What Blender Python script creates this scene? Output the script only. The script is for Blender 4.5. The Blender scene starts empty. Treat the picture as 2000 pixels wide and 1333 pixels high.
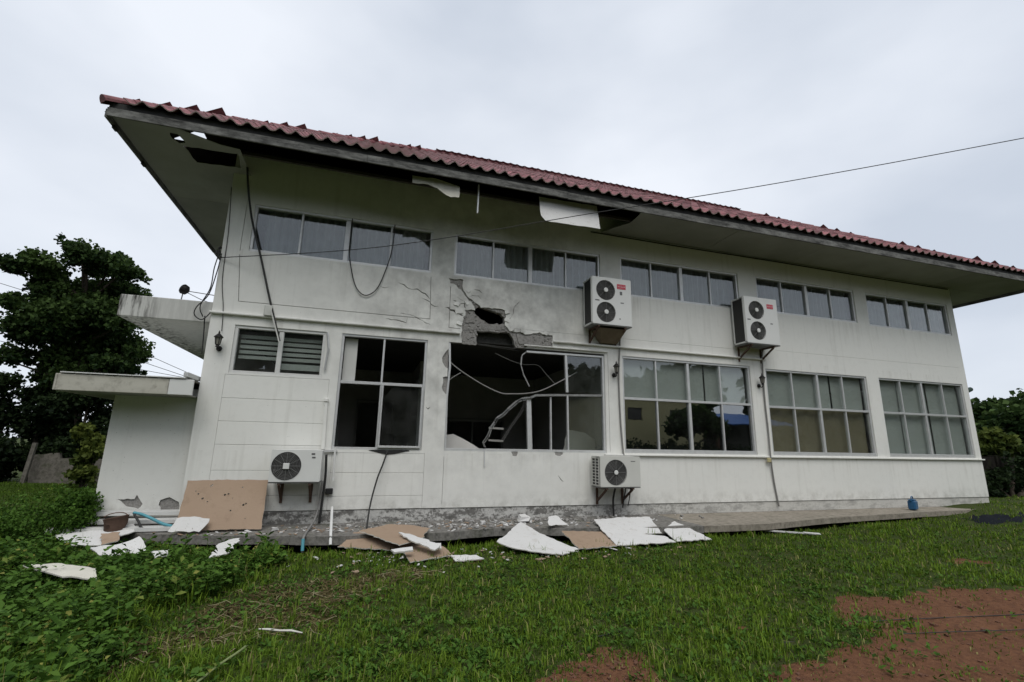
import bpy, math, random
import numpy as np
from mathutils import Vector, Matrix
from mathutils.geometry import delaunay_2d_cdt

random.seed(11)
rng = np.random.default_rng(11)
R = math.radians
S = bpy.context.scene
C = S.collection

# ------------------------------------------------------------------ camera
YAW, PITCH, ROLL = 0.2947, 0.2186, 0.0185
CAM = Vector((2.121, -8.2869, 1.0444))
fw = Vector((math.sin(YAW) * math.cos(PITCH), math.cos(YAW) * math.cos(PITCH), math.sin(PITCH)))
r0 = Vector((math.cos(YAW), -math.sin(YAW), 0)); u0 = r0.cross(fw)
rt = math.cos(ROLL) * r0 + math.sin(ROLL) * u0
up = -math.sin(ROLL) * r0 + math.cos(ROLL) * u0
cd = bpy.data.cameras.new('camera'); cam = bpy.data.objects.new('camera', cd); C.objects.link(cam)
cam.matrix_world = Matrix(((rt.x, up.x, -fw.x, CAM.x), (rt.y, up.y, -fw.y, CAM.y), (rt.z, up.z, -fw.z, CAM.z), (0, 0, 0, 1)))
cd.sensor_width = 36; cd.lens = 36 * 916.6 / 2000; cd.clip_start = 0.05; cd.clip_end = 2000
S.camera = cam

# ------------------------------------------------------------------ sky and sun (overcast)
SUN_EL, SUN_AZ = R(58), R(190)          # azimuth measured from +Y towards +X
W = bpy.data.worlds.new('World'); S.world = W; W.use_nodes = True
nt = W.node_tree; nt.nodes.clear()
def WN(t, **k):
    n = nt.nodes.new(t)
    for a, b in k.items(): setattr(n, a, b)
    return n
wo = WN('ShaderNodeOutputWorld'); bg = WN('ShaderNodeBackground'); bg.inputs['Strength'].default_value = 0.1
sky = WN('ShaderNodeTexSky', sky_type='NISHITA', sun_disc=False, sun_elevation=SUN_EL, sun_rotation=SUN_AZ)
tc = WN('ShaderNodeTexCoord'); mp = WN('ShaderNodeMapping'); mp.inputs['Scale'].default_value = (1, 1, 2.2)
nz = WN('ShaderNodeTexNoise'); nz.inputs['Scale'].default_value = 1.5; nz.inputs['Detail'].default_value = 5; nz.inputs['Roughness'].default_value = 0.45
cr = WN('ShaderNodeValToRGB'); cr.color_ramp.elements[0].position = 0.33; cr.color_ramp.elements[1].position = 0.64
cr.color_ramp.elements[0].color = (5.2, 5.7, 6.5, 1); cr.color_ramp.elements[1].color = (7.7, 8.05, 8.65, 1)
mx = WN('ShaderNodeMix', data_type='RGBA'); mx.inputs[0].default_value = 0.93
L = nt.links.new
L(tc.outputs['Generated'], mp.inputs['Vector']); L(mp.outputs[0], nz.inputs['Vector']); L(nz.outputs['Fac'], cr.inputs[0])
L(sky.outputs[0], mx.inputs[6]); L(cr.outputs[0], mx.inputs[7]); L(mx.outputs[2], bg.inputs['Color']); L(bg.outputs[0], wo.inputs[0])
sd = bpy.data.lights.new('sun', 'SUN'); sd.energy = 1.5; sd.angle = R(40); sd.color = (1, 0.97, 0.92)
sun = bpy.data.objects.new('sun', sd); C.objects.link(sun)
dirv = Vector((math.sin(SUN_AZ) * math.cos(SUN_EL), math.cos(SUN_AZ) * math.cos(SUN_EL), math.sin(SUN_EL)))
sun.rotation_euler = dirv.to_track_quat('Z', 'Y').to_euler(); sun.location = (0, -20, 30)
S.view_settings.view_transform = 'Standard'; S.view_settings.look = 'None'
S.view_settings.exposure = 0.27; S.view_settings.gamma = 1.0; S.view_settings.use_curve_mapping = False
S.render.engine = 'CYCLES'
S.cycles.max_bounces = 8; S.cycles.transparent_max_bounces = 16; S.cycles.diffuse_bounces = 4; S.cycles.glossy_bounces = 3
S.cycles.use_denoising = True

# ------------------------------------------------------------------ materials
MATS = {}
class NT:
    def __init__(s, name):
        s.m = bpy.data.materials.new(name); s.m.use_nodes = True; s.t = s.m.node_tree
        s.b = s.t.nodes['Principled BSDF']; s.out = s.t.nodes['Material Output']
    def n(s, t, **k):
        x = s.t.nodes.new(t)
        for a, b in k.items(): setattr(x, a, b)
        return x
    def l(s, a, b): s.t.links.new(a, b)
    def pos(s, world=True):
        return s.n('ShaderNodeNewGeometry').outputs['Position'] if world else s.n('ShaderNodeTexCoord').outputs['Object']
    def noise(s, vec, scale, detail=4, rough=0.55, stretch=None):
        if stretch:
            mp = s.n('ShaderNodeMapping'); mp.inputs['Scale'].default_value = stretch; s.l(vec, mp.inputs['Vector']); vec = mp.outputs[0]
        x = s.n('ShaderNodeTexNoise'); x.inputs['Scale'].default_value = scale; x.inputs['Detail'].default_value = detail
        x.inputs['Roughness'].default_value = rough; s.l(vec, x.inputs['Vector']); return x.outputs['Fac']
    def ramp(s, f, stops):
        x = s.n('ShaderNodeValToRGB'); e = x.color_ramp.elements
        while len(e) < len(stops): e.new(0.5)
        for i, (p, c) in enumerate(stops):
            e[i].position = p
            e[i].color = (c, c, c, 1) if isinstance(c, (int, float)) else (*c, 1)
        s.l(f, x.inputs[0]); return x.outputs[0]
    def mix(s, f, a, b, mode='MIX'):
        x = s.n('ShaderNodeMix', data_type='RGBA', blend_type=mode)
        for i, v in ((0, f), (6, a), (7, b)):
            if isinstance(v, (int, float)): x.inputs[i].default_value = v if i == 0 else (v, v, v, 1)
            elif isinstance(v, tuple): x.inputs[i].default_value = (*v, 1)
            else: s.l(v, x.inputs[i])
        return x.outputs[2]
    def math(s, op, a, b=0.5):
        x = s.n('ShaderNodeMath', operation=op)
        for i, v in ((0, a), (1, b)):
            if isinstance(v, (int, float)): x.inputs[i].default_value = v
            else: s.l(v, x.inputs[i])
        return x.outputs[0]
    def bump(s, h, strength=0.3, dist=0.01):
        x = s.n('ShaderNodeBump'); x.inputs['Strength'].default_value = strength; x.inputs['Distance'].default_value = dist
        s.l(h, x.inputs['Height']); s.l(x.outputs[0], s.b.inputs['Normal'])
    def done(s, col, rough=0.8, metal=0.0, spec=0.3):
        if isinstance(col, tuple): s.b.inputs['Base Color'].default_value = (*col, 1)
        else: s.l(col, s.b.inputs['Base Color'])
        if isinstance(rough, (int, float)): s.b.inputs['Roughness'].default_value = rough
        else: s.l(rough, s.b.inputs['Roughness'])
        s.b.inputs['Metallic'].default_value = metal; s.b.inputs['Specular IOR Level'].default_value = spec
        return s.m

def simple(name, col, rough=0.7, metal=0.0, var=0.25, scale=6, spec=0.3, world=False, bump=0.0, rnd=0.0, stretch=None):
    s = NT(name); v = s.pos(world); f = s.noise(v, scale, stretch=stretch)
    c = s.mix(f, tuple(x * (1 - var) for x in col), tuple(min(1, x * (1 + var)) for x in col))
    if rnd:
        oi = s.n('ShaderNodeObjectInfo'); k = s.ramp(oi.outputs['Random'], [(0, 1 - rnd), (1, 1 + rnd)])
        c = s.mix(1.0, c, k, 'MULTIPLY')
    if bump: s.bump(s.noise(v, scale * 6), bump)
    MATS[name] = s.done(c, rough, metal, spec); return MATS[name]

def m_plaster():
    s = NT('white_plaster'); p = s.pos()
    big = s.noise(p, 0.8, 5); fine = s.noise(p, 9, 6); streak = s.noise(p, 3.0, 5, stretch=(3.0, 3.0, 0.22))
    c = s.mix(big, (0.715, 0.715, 0.68), (0.80, 0.795, 0.75))
    c = s.mix(s.ramp(fine, [(0.5, 0.0), (0.8, 0.22)]), c, (0.58, 0.57, 0.53))
    c = s.mix(s.ramp(streak, [(0.56, 0.0), (0.80, 0.30)]), c, (0.42, 0.41, 0.36))
    # soot and dust thrown over the wall around the impact
    d = s.n('ShaderNodeVectorMath', operation='DISTANCE'); d.inputs[1].default_value = (4.15, 0.0, 3.45); s.l(p, d.inputs[0])
    near = s.ramp(s.math('MULTIPLY', d.outputs['Value'], 0.25), [(0.06, 0.85), (0.95, 0.0)])
    soot = s.mix(1.0, near, s.ramp(s.noise(p, 2.6, 6, 0.65), [(0.38, 0.0), (0.7, 1.0)]), 'MULTIPLY')
    c = s.mix(soot, c, (0.27, 0.265, 0.25))
    run = s.mix(1.0, s.ramp(s.noise(p, 3.1, 5, 0.6, stretch=(4.0, 4.0, 0.12)), [(0.52, 0.0), (0.70, 1.0)]), s.ramp(s.noise(p, 0.9, 3), [(0.42, 0.0), (0.62, 1.0)]), 'MULTIPLY'); sepb = s.n('ShaderNodeSeparateXYZ'); s.l(p, sepb.inputs[0]); zb = sepb.outputs['Z']
    for z_hi, ln in ((4.14, 0.75), (0.89, 0.6), (3.0, 0.35)):
        band = s.ramp(s.math('MULTIPLY', s.math('LESS_THAN', zb, z_hi), s.math('MAXIMUM', s.math('ADD', s.math('MULTIPLY', s.math('SUBTRACT', zb, z_hi), 1.0 / ln), 1.0), 0.0)), [(0.0, 0.0), (1.0, 0.42)])
        c = s.mix(s.mix(1.0, band, run, 'MULTIPLY'), c, (0.40, 0.385, 0.33))
    # grime speckles low on the wall and pock marks
    sep = s.n('ShaderNodeSeparateXYZ'); s.l(p, sep.inputs[0])
    low = s.ramp(sep.outputs['Z'], [(0.0, 0.55), (0.28, 0.0)])
    low = s.mix(1.0, low, s.ramp(s.noise(p, 5, 6, 0.7), [(0.42, 0.0), (0.66, 1.0)]), 'MULTIPLY')
    c = s.mix(low, c, (0.33, 0.32, 0.28))
    spk = s.ramp(s.noise(p, 38, 2, 0.5), [(0.70, 0.0), (0.76, 0.6)])
    c = s.mix(spk, c, (0.34, 0.33, 0.31))
    s.bump(s.mix(0.5, fine, s.noise(p, 45, 3)), 0.12, 0.006)
    MATS['plaster'] = s.done(c, 0.75, 0, 0.25)
m_plaster()

def m_concrete(name, a, b, dark, scale=3.0, moss=0.0):
    s = NT(name); p = s.pos(); f = s.noise(p, scale, 8, 0.65); g = s.noise(p, scale * 7, 6, 0.7)
    c = s.mix(f, a, b); c = s.mix(s.ramp(g, [(0.42, 0.0), (0.68, 0.8)]), c, dark)
    if moss: c = s.mix(s.ramp(s.noise(p, scale * 1.7, 5), [(0.55, 0.0), (0.75, moss)]), c, (0.05, 0.06, 0.03))
    s.bump(g, 0.6, 0.02); MATS[name] = s.done(c, 0.92, 0, 0.0 if name == 'dark_wall' else 0.15)
m_concrete('raw_concrete', (0.26, 0.25, 0.235), (0.38, 0.37, 0.35), (0.16, 0.15, 0.14), 5)
m_concrete('apron_concrete', (0.14, 0.135, 0.125), (0.30, 0.285, 0.26), (0.06, 0.058, 0.052), 2.2, 0.6)
m_concrete('slab_concrete', (0.22, 0.195, 0.16), (0.37, 0.335, 0.28), (0.13, 0.115, 0.09), 1.6, 0.3)
m_concrete('soot_concrete', (0.05, 0.05, 0.047), (0.09, 0.088, 0.082), (0.03, 0.03, 0.03), 4)
m_concrete('old_wall', (0.12, 0.11, 0.095), (0.19, 0.175, 0.15), (0.06, 0.055, 0.045), 2.0, 0.7)
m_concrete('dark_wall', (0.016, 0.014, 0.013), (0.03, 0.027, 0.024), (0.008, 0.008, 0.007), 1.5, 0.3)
def m_plinth():
    s = NT('peeling_plinth'); p = s.pos(); f = s.noise(p, 4.2, 7, 0.68, stretch=(0.55, 1, 1.6)); g = s.noise(p, 24, 5, 0.7)
    c = s.mix(s.ramp(s.mix(0.35, f, g), [(0.47, 0.0), (0.53, 1.0)]), (0.17, 0.165, 0.155), (0.52, 0.515, 0.49))
    sx = s.n('ShaderNodeSeparateXYZ'); s.l(p, sx.inputs[0])
    c = s.mix(s.ramp(s.noise(p, 8, 6, 0.7), [(0.5, 0.0), (0.72, 0.85)]), c, (0.09, 0.087, 0.08))
    far = s.ramp(s.math('MULTIPLY', sx.outputs['X'], 0.1), [(0.55, 0.0), (1.05, 0.8)])
    c = s.mix(s.mix(1.0, far, s.ramp(f, [(0.3, 0.4), (0.5, 1.0)]), 'MULTIPLY'), c, (0.56, 0.55, 0.51))
    s.bump(g, 0.5, 0.015); MATS['plinth'] = s.done(c, 0.9, 0, 0.15)
m_plinth()
def m_stained():
    s = NT('stained_plaster'); p = s.pos(); sep = s.n('ShaderNodeSeparateXYZ'); s.l(p, sep.inputs[0])
    c = s.mix(s.noise(p, 2, 5), (0.52, 0.52, 0.49), (0.64, 0.635, 0.60))
    end = s.ramp(s.math('ADD', s.math('MULTIPLY', sep.outputs['X'], -1.0), -0.9), [(0.15, 0.12), (0.5, 1.0)])
    st = s.mix(1.0, end, s.ramp(s.noise(p, 4.0, 5, 0.6, stretch=(4.0, 4.0, 0.5)), [(0.46, 0.0), (0.62, 1.0)]), 'MULTIPLY')
    c = s.mix(st, c, (0.06, 0.057, 0.05)); s.bump(s.noise(p, 30, 4), 0.15, 0.006); MATS['stained_plaster'] = s.done(c, 0.8, 0, 0.2)
    s = NT('weathered_cream'); p = s.pos(); f = s.noise(p, 2.5, 7, 0.7, stretch=(0.6, 1, 3))
    c = s.mix(f, (0.34, 0.325, 0.27), (0.55, 0.535, 0.47)); c = s.mix(s.ramp(s.noise(p, 9, 6, 0.7), [(0.5, 0.0), (0.75, 0.6)]), c, (0.16, 0.15, 0.12)); MATS['weathered_cream'] = s.done(c, 0.8, 0, 0.2)
m_stained()
simple('brick', (0.17, 0.115, 0.10), 0.9, var=0.35, scale=14, world=True, bump=0.6, rnd=0.2)
simple('aluminium', (0.60, 0.605, 0.60), 0.40, 0.35, var=0.18, scale=9, world=True, spec=0.5)
simple('torn_aluminium', (0.27, 0.27, 0.26), 0.45, 0.5, var=0.55, scale=22, world=True, spec=0.5, bump=0.5)
simple('white_frame', (0.62, 0.62, 0.60), 0.5, 0.0, var=0.12, scale=9, world=True)
simple('rubber_and_shadow', (0.02, 0.02, 0.02), 0.6, var=0.3)
simple('cable_black', (0.035, 0.035, 0.034), 0.7, var=0.3)
simple('cable_grey', (0.22, 0.215, 0.205), 0.7, var=0.25, scale=20)
simple('white_pvc', (0.70, 0.70, 0.68), 0.4, var=0.08)
simple('black_iron', (0.018, 0.017, 0.017), 0.5, 0.3, var=0.3)
simple('lamp_glass', (0.22, 0.21, 0.18), 0.25, var=0.2)
simple('cas_white', (0.66, 0.665, 0.64), 0.42, var=0.07, scale=3, spec=0.45)
simple('cas_cream', (0.56, 0.56, 0.52), 0.5, var=0.08, scale=4, spec=0.4)
simple('fan_dark', (0.035, 0.034, 0.032), 0.6, var=0.2)
simple('fan_blade', (0.09, 0.088, 0.082), 0.55, var=0.2)
simple('fan_wire', (0.16, 0.16, 0.155), 0.5, var=0.2)
simple('badge_red', (0.50, 0.035, 0.06), 0.45, var=0.1)
simple('print_white', (0.75, 0.62, 0.63), 0.5, var=0.02)
simple('print_grey', (0.12, 0.12, 0.12), 0.5, var=0.1)
simple('drip_brown', (0.16, 0.125, 0.085), 0.9, var=0.5, scale=5)
simple('rust', (0.11, 0.055, 0.035), 0.9, var=0.5, scale=10, bump=0.5)
simple('rust_brown', (0.10, 0.062, 0.045), 0.85, var=0.5, scale=7, bump=0.4)
def m_gypsum():
    s = NT('gypsum_white'); p = s.pos(); c = s.mix(s.noise(p, 3, 4), (0.56, 0.555, 0.54), (0.66, 0.655, 0.64))
    c = s.mix(s.ramp(s.noise(p, 7, 7, 0.72), [(0.56, 0.0), (0.74, 0.55)]), c, (0.33, 0.29, 0.23))
    c = s.mix(s.ramp(s.noise(p, 55, 2, 0.5), [(0.68, 0.0), (0.74, 0.8)]), c, (0.16, 0.13, 0.10)); s.bump(s.noise(p, 40, 4), 0.2, 0.006)
    MATS['gypsum_white'] = s.done(c, 0.85, 0, 0.2)
m_gypsum()
simple('gypsum_dirty', (0.55, 0.53, 0.46), 0.85, var=0.25, scale=5, bump=0.15)
def m_brown():
    s = NT('paper_brown'); p = s.pos(); c = s.mix(s.noise(p, 3, 5), (0.29, 0.21, 0.148), (0.365, 0.272, 0.198))
    c = s.mix(s.ramp(s.noise(p, 6, 7, 0.72), [(0.52, 0.0), (0.72, 0.5)]), c, (0.20, 0.14, 0.095)); s.bump(s.noise(p, 40, 4), 0.2, 0.006)
    MATS['paper_brown'] = s.done(c, 0.85, 0, 0.2)
m_brown()
simple('board_edge', (0.62, 0.60, 0.55), 0.9, var=0.15, scale=12)
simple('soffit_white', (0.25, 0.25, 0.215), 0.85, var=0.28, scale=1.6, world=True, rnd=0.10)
simple('timber_dark', (0.05, 0.043, 0.036), 0.9, var=0.4, scale=8, world=True)
simple('room_wall', (0.50, 0.49, 0.46), 0.9, var=0.25, scale=2, world=True)
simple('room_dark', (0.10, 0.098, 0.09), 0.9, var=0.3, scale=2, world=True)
simple('room_trim', (0.34, 0.335, 0.31), 0.7, var=0.2, scale=5)
simple('curtain', (0.30, 0.315, 0.315), 0.9, var=0.4, scale=3, rnd=0.1)
simple('blind_grey', (0.56, 0.56, 0.53), 0.85, var=0.05, scale=2)
simple('blind_brown', (0.29, 0.24, 0.155), 0.85, var=0.10, scale=2)
simple('stalk_green', (0.20, 0.24, 0.10), 0.7, var=0.2)
simple('clod', (0.12, 0.058, 0.036), 0.95, var=0.4, scale=20)
simple('blue_plastic', (0.025, 0.10, 0.21), 0.4, var=0.15)
simple('hose_blue', (0.09, 0.30, 0.36), 0.5, var=0.15)
simple('sheet_dark', (0.010, 0.012, 0.016), 0.9, var=0.3, spec=0.05)
simple('bark', (0.065, 0.052, 0.04), 0.95, var=0.4, scale=9, bump=0.8)
simple('house_yellow', (0.55, 0.50, 0.28), 0.85, var=0.08, scale=1)
simple('roof_blue', (0.05, 0.13, 0.36), 0.5, var=0.1)
simple('green_paint', (0.03, 0.06, 0.045), 0.5, var=0.2)
simple('yellow_cap', (0.45, 0.40, 0.22), 0.7, var=0.1)

def m_fascia():
    s = NT('weathered_fascia'); p = s.pos(); f = s.noise(p, 2.4, 8, 0.72, stretch=(1.0, 1, 4.0)); g = s.noise(p, 14, 6, 0.7)
    c = s.mix(s.ramp(f, [(0.36, 0.0), (0.66, 1.0)]), (0.035, 0.035, 0.033), (0.22, 0.22, 0.205))
    c = s.mix(s.ramp(g, [(0.5, 0.0), (0.72, 0.7)]), c, (0.03, 0.03, 0.028)); s.bump(g, 0.4, 0.01)
    MATS['fascia'] = s.done(c, 0.85, 0, 0.2)
m_fascia()
simple('fascia_black', (0.028, 0.028, 0.027), 0.85, var=0.5, scale=5, world=True)
def m_tile():
    s = NT('clay_tile'); p = s.pos(); oi = s.n('ShaderNodeObjectInfo')
    c = s.mix(s.noise(p, 2.0, 5), (0.185, 0.068, 0.075), (0.265, 0.108, 0.112))
    k = s.ramp(s.noise(p, 5.2, 1), [(0.3, 0.72), (0.7, 1.25)]); c = s.mix(1.0, c, k, 'MULTIPLY')
    k = s.ramp(oi.outputs['Random'], [(0, 0.6), (1, 1.25)]); c = s.mix(1.0, c, k, 'MULTIPLY')
    c = s.mix(s.ramp(s.noise(p, 17, 6, 0.7), [(0.52, 0.0), (0.70, 0.75)]), c, (0.07, 0.055, 0.05))
    s.bump(s.noise(p, 60, 3), 0.3, 0.004); MATS['tile'] = s.done(c, 0.7, 0, 0.3)
m_tile()
simple('tile_end', (0.50, 0.39, 0.37), 0.8, var=0.3, scale=12, world=True)

def m_glass(name, tint, refl, dirt):
    s = NT(name); s.t.nodes.remove(s.b)
    tr = s.n('ShaderNodeBsdfTransparent'); tr.inputs[0].default_value = (*tint, 1)
    gl = s.n('ShaderNodeBsdfGlossy'); gl.inputs['Roughness'].default_value = 0.015; gl.inputs[0].default_value = (0.95, 0.97, 1, 1)
    df = s.n('ShaderNodeBsdfDiffuse'); df.inputs[0].default_value = (0.4, 0.4, 0.38, 1)
    lw = s.n('ShaderNodeLayerWeight'); lw.inputs['Blend'].default_value = 0.5
    f = s.math('ADD', s.math('MULTIPLY', s.math('POWER', lw.outputs['Facing'], 4.0), 0.85), refl)
    f2 = s.n('ShaderNodeClamp'); s.l(f, f2.inputs[0])
    m1 = s.n('ShaderNodeMixShader'); s.l(f2.outputs[0], m1.inputs[0]); s.l(tr.outputs[0], m1.inputs[1]); s.l(gl.outputs[0], m1.inputs[2])
    m2 = s.n('ShaderNodeMixShader'); d = s.ramp(s.noise(s.pos(), 4, 6, 0.6), [(0.35, dirt * 0.3), (0.8, dirt * 1.8)])
    s.l(d, m2.inputs[0]); s.l(m1.outputs[0], m2.inputs[1]); s.l(df.outputs[0], m2.inputs[2]); s.l(m2.outputs[0], s.out.inputs[0])
    # slight waviness of old float glass
    b = s.n('ShaderNodeBump'); b.inputs['Strength'].default_value = 0.05; b.inputs['Distance'].default_value = 0.02
    s.l(s.noise(s.pos(), 1.7, 2), b.inputs['Height']); s.l(b.outputs[0], gl.inputs['Normal'])
    MATS[name] = s.m
m_glass('glass', (0.84, 0.87, 0.86), 0.07, 0.03)
m_glass('glass_tinted', (0.42, 0.46, 0.45), 0.22, 0.01)

def m_leaf(name, dark, light, dry=None, trans=0.25):
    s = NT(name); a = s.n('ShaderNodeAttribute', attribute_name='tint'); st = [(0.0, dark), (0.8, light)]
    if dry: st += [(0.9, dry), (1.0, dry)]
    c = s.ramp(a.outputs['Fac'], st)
    s.l(c, s.b.inputs['Base Color']); s.b.inputs['Roughness'].default_value = 0.6; s.b.inputs['Specular IOR Level'].default_value = 0.08
    tl = s.n('ShaderNodeBsdfTranslucent'); s.l(c, tl.inputs[0])
    m = s.n('ShaderNodeMixShader'); m.inputs[0].default_value = trans
    s.l(s.b.outputs[0], m.inputs[1]); s.l(tl.outputs[0], m.inputs[2]); s.l(m.outputs[0], s.out.inputs[0]); MATS[name] = s.m
m_leaf('grass', (0.028, 0.070, 0.006), (0.150, 0.235, 0.024), (0.28, 0.255, 0.10))
m_leaf('lawn', (0.028, 0.060, 0.008), (0.075, 0.130, 0.016))
m_leaf('weed', (0.020, 0.055, 0.008), (0.090, 0.175, 0.028), (0.24, 0.25, 0.06))
m_leaf('tree_leaf', (0.012, 0.028, 0.009), (0.060, 0.100, 0.026))
m_leaf('tree_leaf_dark', (0.008, 0.016, 0.007), (0.026, 0.044, 0.015))
m_leaf('leaf_yellow', (0.035, 0.055, 0.012), (0.11, 0.135, 0.026))
m_leaf('dry', (0.06, 0.045, 0.022), (0.20, 0.165, 0.08), (0.30, 0.27, 0.16), 0.1)
def m_ground():
    s = NT('soil_and_turf'); p = s.pos(); a = s.n('ShaderNodeAttribute', attribute_name='soil')
    f = s.noise(p, 1.5, 8, 0.65); g = s.noise(p, 22, 6, 0.7)
    red = s.mix(f, (0.120, 0.052, 0.026), (0.195, 0.098, 0.054)); red = s.mix(s.ramp(g, [(0.42, 0.0), (0.66, 0.7)]), red, (0.065, 0.03, 0.02))
    turf = s.mix(f, (0.030, 0.050, 0.010), (0.052, 0.074, 0.018)); turf = s.mix(s.ramp(g, [(0.45, 0.0), (0.7, 0.8)]), turf, (0.05, 0.035, 0.02))
    k = s.math('ADD', a.outputs['Fac'], s.math('MULTIPLY', s.math('SUBTRACT', g, 0.5), 0.5))
    c = s.mix(s.ramp(k, [(0.35, 0.0), (0.6, 1.0)]), turf, red)
    s.bump(s.mix(0.4, g, s.noise(p, 90, 4)), 0.9, 0.03); MATS['ground'] = s.done(c, 0.95, 0, 0.1)
m_ground()

# ------------------------------------------------------------------ mesh helpers
class MB:
    def __init__(s): s.v = []; s.f = []; s.mi = []; s.cur = 0
    def add(s, vs, fs):
        o = len(s.v); s.v += [tuple(v) for v in vs]; s.f += [tuple(i + o for i in f) for f in fs]; s.mi += [s.cur] * len(fs); return s
    def box(s, x0, x1, y0, y1, z0, z1):
        v = [(x0, y0, z0), (x1, y0, z0), (x1, y1, z0), (x0, y1, z0), (x0, y0, z1), (x1, y0, z1), (x1, y1, z1), (x0, y1, z1)]
        return s.add(v, [(0, 3, 2, 1), (4, 5, 6, 7), (0, 1, 5, 4), (1, 2, 6, 5), (2, 3, 7, 6), (3, 0, 4, 7)])
    def cbox(s, x0, x1, y0, y1, z0, z1, c=0.01):
        """box with chamfered edges"""
        vs = []; idx = {}
        def vid(i, j, k, ax):
            key = (i, j, k, ax)
            if key not in idx:
                p = [(x0, x1)[i], (y0, y1)[j], (z0, z1)[k]]; sg = [(1, -1)[i], (1, -1)[j], (1, -1)[k]]
                for a in range(3):
                    if a != ax: p[a] += sg[a] * c
                idx[key] = len(vs); vs.append(tuple(p))
            return idx[key]
        fs = []
        for ax in range(3):
            for e in (0, 1):
                q = []
                for a, b in ((0, 0), (1, 0), (1, 1), (0, 1)):
                    ijk = [a, b]; ijk.insert(ax, e); q.append(vid(*ijk, ax))
                if (e == 0) != (ax == 1): q.reverse()
                fs.append(tuple(q))
        for ax in range(3):
            o = [a for a in range(3) if a != ax]
            for e1 in (0, 1):
                for e2 in (0, 1):
                    def k(e, face):
                        ijk = [0, 0, 0]; ijk[ax] = e; ijk[o[0]] = e1; ijk[o[1]] = e2; return vid(*ijk, face)
                    fs.append((k(0, o[0]), k(1, o[0]), k(1, o[1]), k(0, o[1])))
        for i in (0, 1):
            for j in (0, 1):
                for k_ in (0, 1): fs.append((vid(i, j, k_, 0), vid(i, j, k_, 1), vid(i, j, k_, 2)))
        return s.add(vs, fs)
    def bar(s, a, b, w, h, upv=(0, 0, 1)):
        a = Vector(a); b = Vector(b); d = (b - a).normalized(); x = d.cross(Vector(upv))
        if x.length < 1e-4: x = d.cross(Vector((0, 1, 0)))
        x.normalize(); y = x.cross(d); v = []
        for p in (a, b):
            for sx, sy in ((-1, -1), (1, -1), (1, 1), (-1, 1)): v.append(p + x * sx * w / 2 + y * sy * h / 2)
        return s.add(v, [(3, 2, 1, 0), (4, 5, 6, 7), (0, 1, 5, 4), (1, 2, 6, 5), (2, 3, 7, 6), (3, 0, 4, 7)])
    def tube(s, pts, r, n=6, cap=True):
        pts = [Vector(p) for p in pts]; k = len(pts); rr = r if isinstance(r, (list, tuple)) else [r] * k
        ref = Vector((0, 0, 1)); vs = []; fs = []; px = None
        for i, p in enumerate(pts):
            d = (pts[min(i + 1, k - 1)] - pts[max(i - 1, 0)]).normalized()
            if px is None:
                px = d.cross(ref)
                if px.length < 1e-3: px = d.cross(Vector((0, 1, 0)))
            px = (px - d * px.dot(d)).normalized(); py = d.cross(px)
            for j in range(n):
                t = 2 * math.pi * j / n; vs.append(p + (px * math.cos(t) + py * math.sin(t)) * rr[i])
        for i in range(k - 1):
            for j in range(n):
                a = i * n + j; b = i * n + (j + 1) % n; fs.append((a, b, b + n, a + n))
        if cap: fs += [tuple(range(n))[::-1], tuple(range((k - 1) * n, k * n))]
        return s.add(vs, fs)
    def lathe(s, prof, n=16, o=(0, 0, 0), axis='z'):
        vs = []; fs = []; k = len(prof)
        for r, h in prof:
            for j in range(n):
                t = 2 * math.pi * j / n; a, b = r * math.cos(t), r * math.sin(t)
                vs.append((o[0] + a, o[1] + b, o[2] + h) if axis == 'z' else (o[0] + a, o[1] - h, o[2] + b))
        for i in range(k - 1):
            for j in range(n):
                a = i * n + j; b = i * n + (j + 1) % n; fs.append((a, b, b + n, a + n))
        fs += [tuple(range(n))[::-1], tuple(range((k - 1) * n, k * n))]
        return s.add(vs, fs)
    def plate(s, outer, holes, t, M, side=None):
        """flat plate with holes: 2-d outline (a,b) mapped by M=(origin, ex, ey, n); thickness t against n"""
        tri, P = cdt(outer, holes); o, ex, ey, n = [Vector(q) for q in M]; N = len(P)
        vs = [o + ex * a + ey * b for a, b in P] + [o + ex * a + ey * b - n * t for a, b in P]
        flip = ex.cross(ey).dot(n) < 0; fs = []; E = {}
        for a, b, c in tri:
            if flip: b, c = c, b
            fs += [(a, b, c), (a + N, c + N, b + N)]
            for e in ((a, b), (b, c), (c, a)): E[e] = 1
        k0 = len(fs)
        for a, b in E:
            if (b, a) not in E: fs.append((b, a, a + N, b + N))
        o0 = len(s.f); s.add(vs, fs)
        if side is not None:
            for i in range(o0 + k0, len(s.f)): s.mi[i] = side
        return s
    def build(s, name, mat, parent=None, smooth=False, origin=None):
        me = bpy.data.meshes.new(name); v = s.v
        if origin is not None: v = [(a - origin[0], b - origin[1], c - origin[2]) for a, b, c in v]
        me.from_pydata(v, [], s.f)
        for m in (mat if isinstance(mat, (list, tuple)) else [mat]): me.materials.append(MATS[m])
        if any(s.mi): me.polygons.foreach_set('material_index', s.mi)
        if smooth: me.polygons.foreach_set('use_smooth', [True] * len(me.polygons))
        me.update(); o = bpy.data.objects.new(name, me); C.objects.link(o)
        if origin is not None: o.location = origin
        if parent: o.parent = parent
        return o

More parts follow.
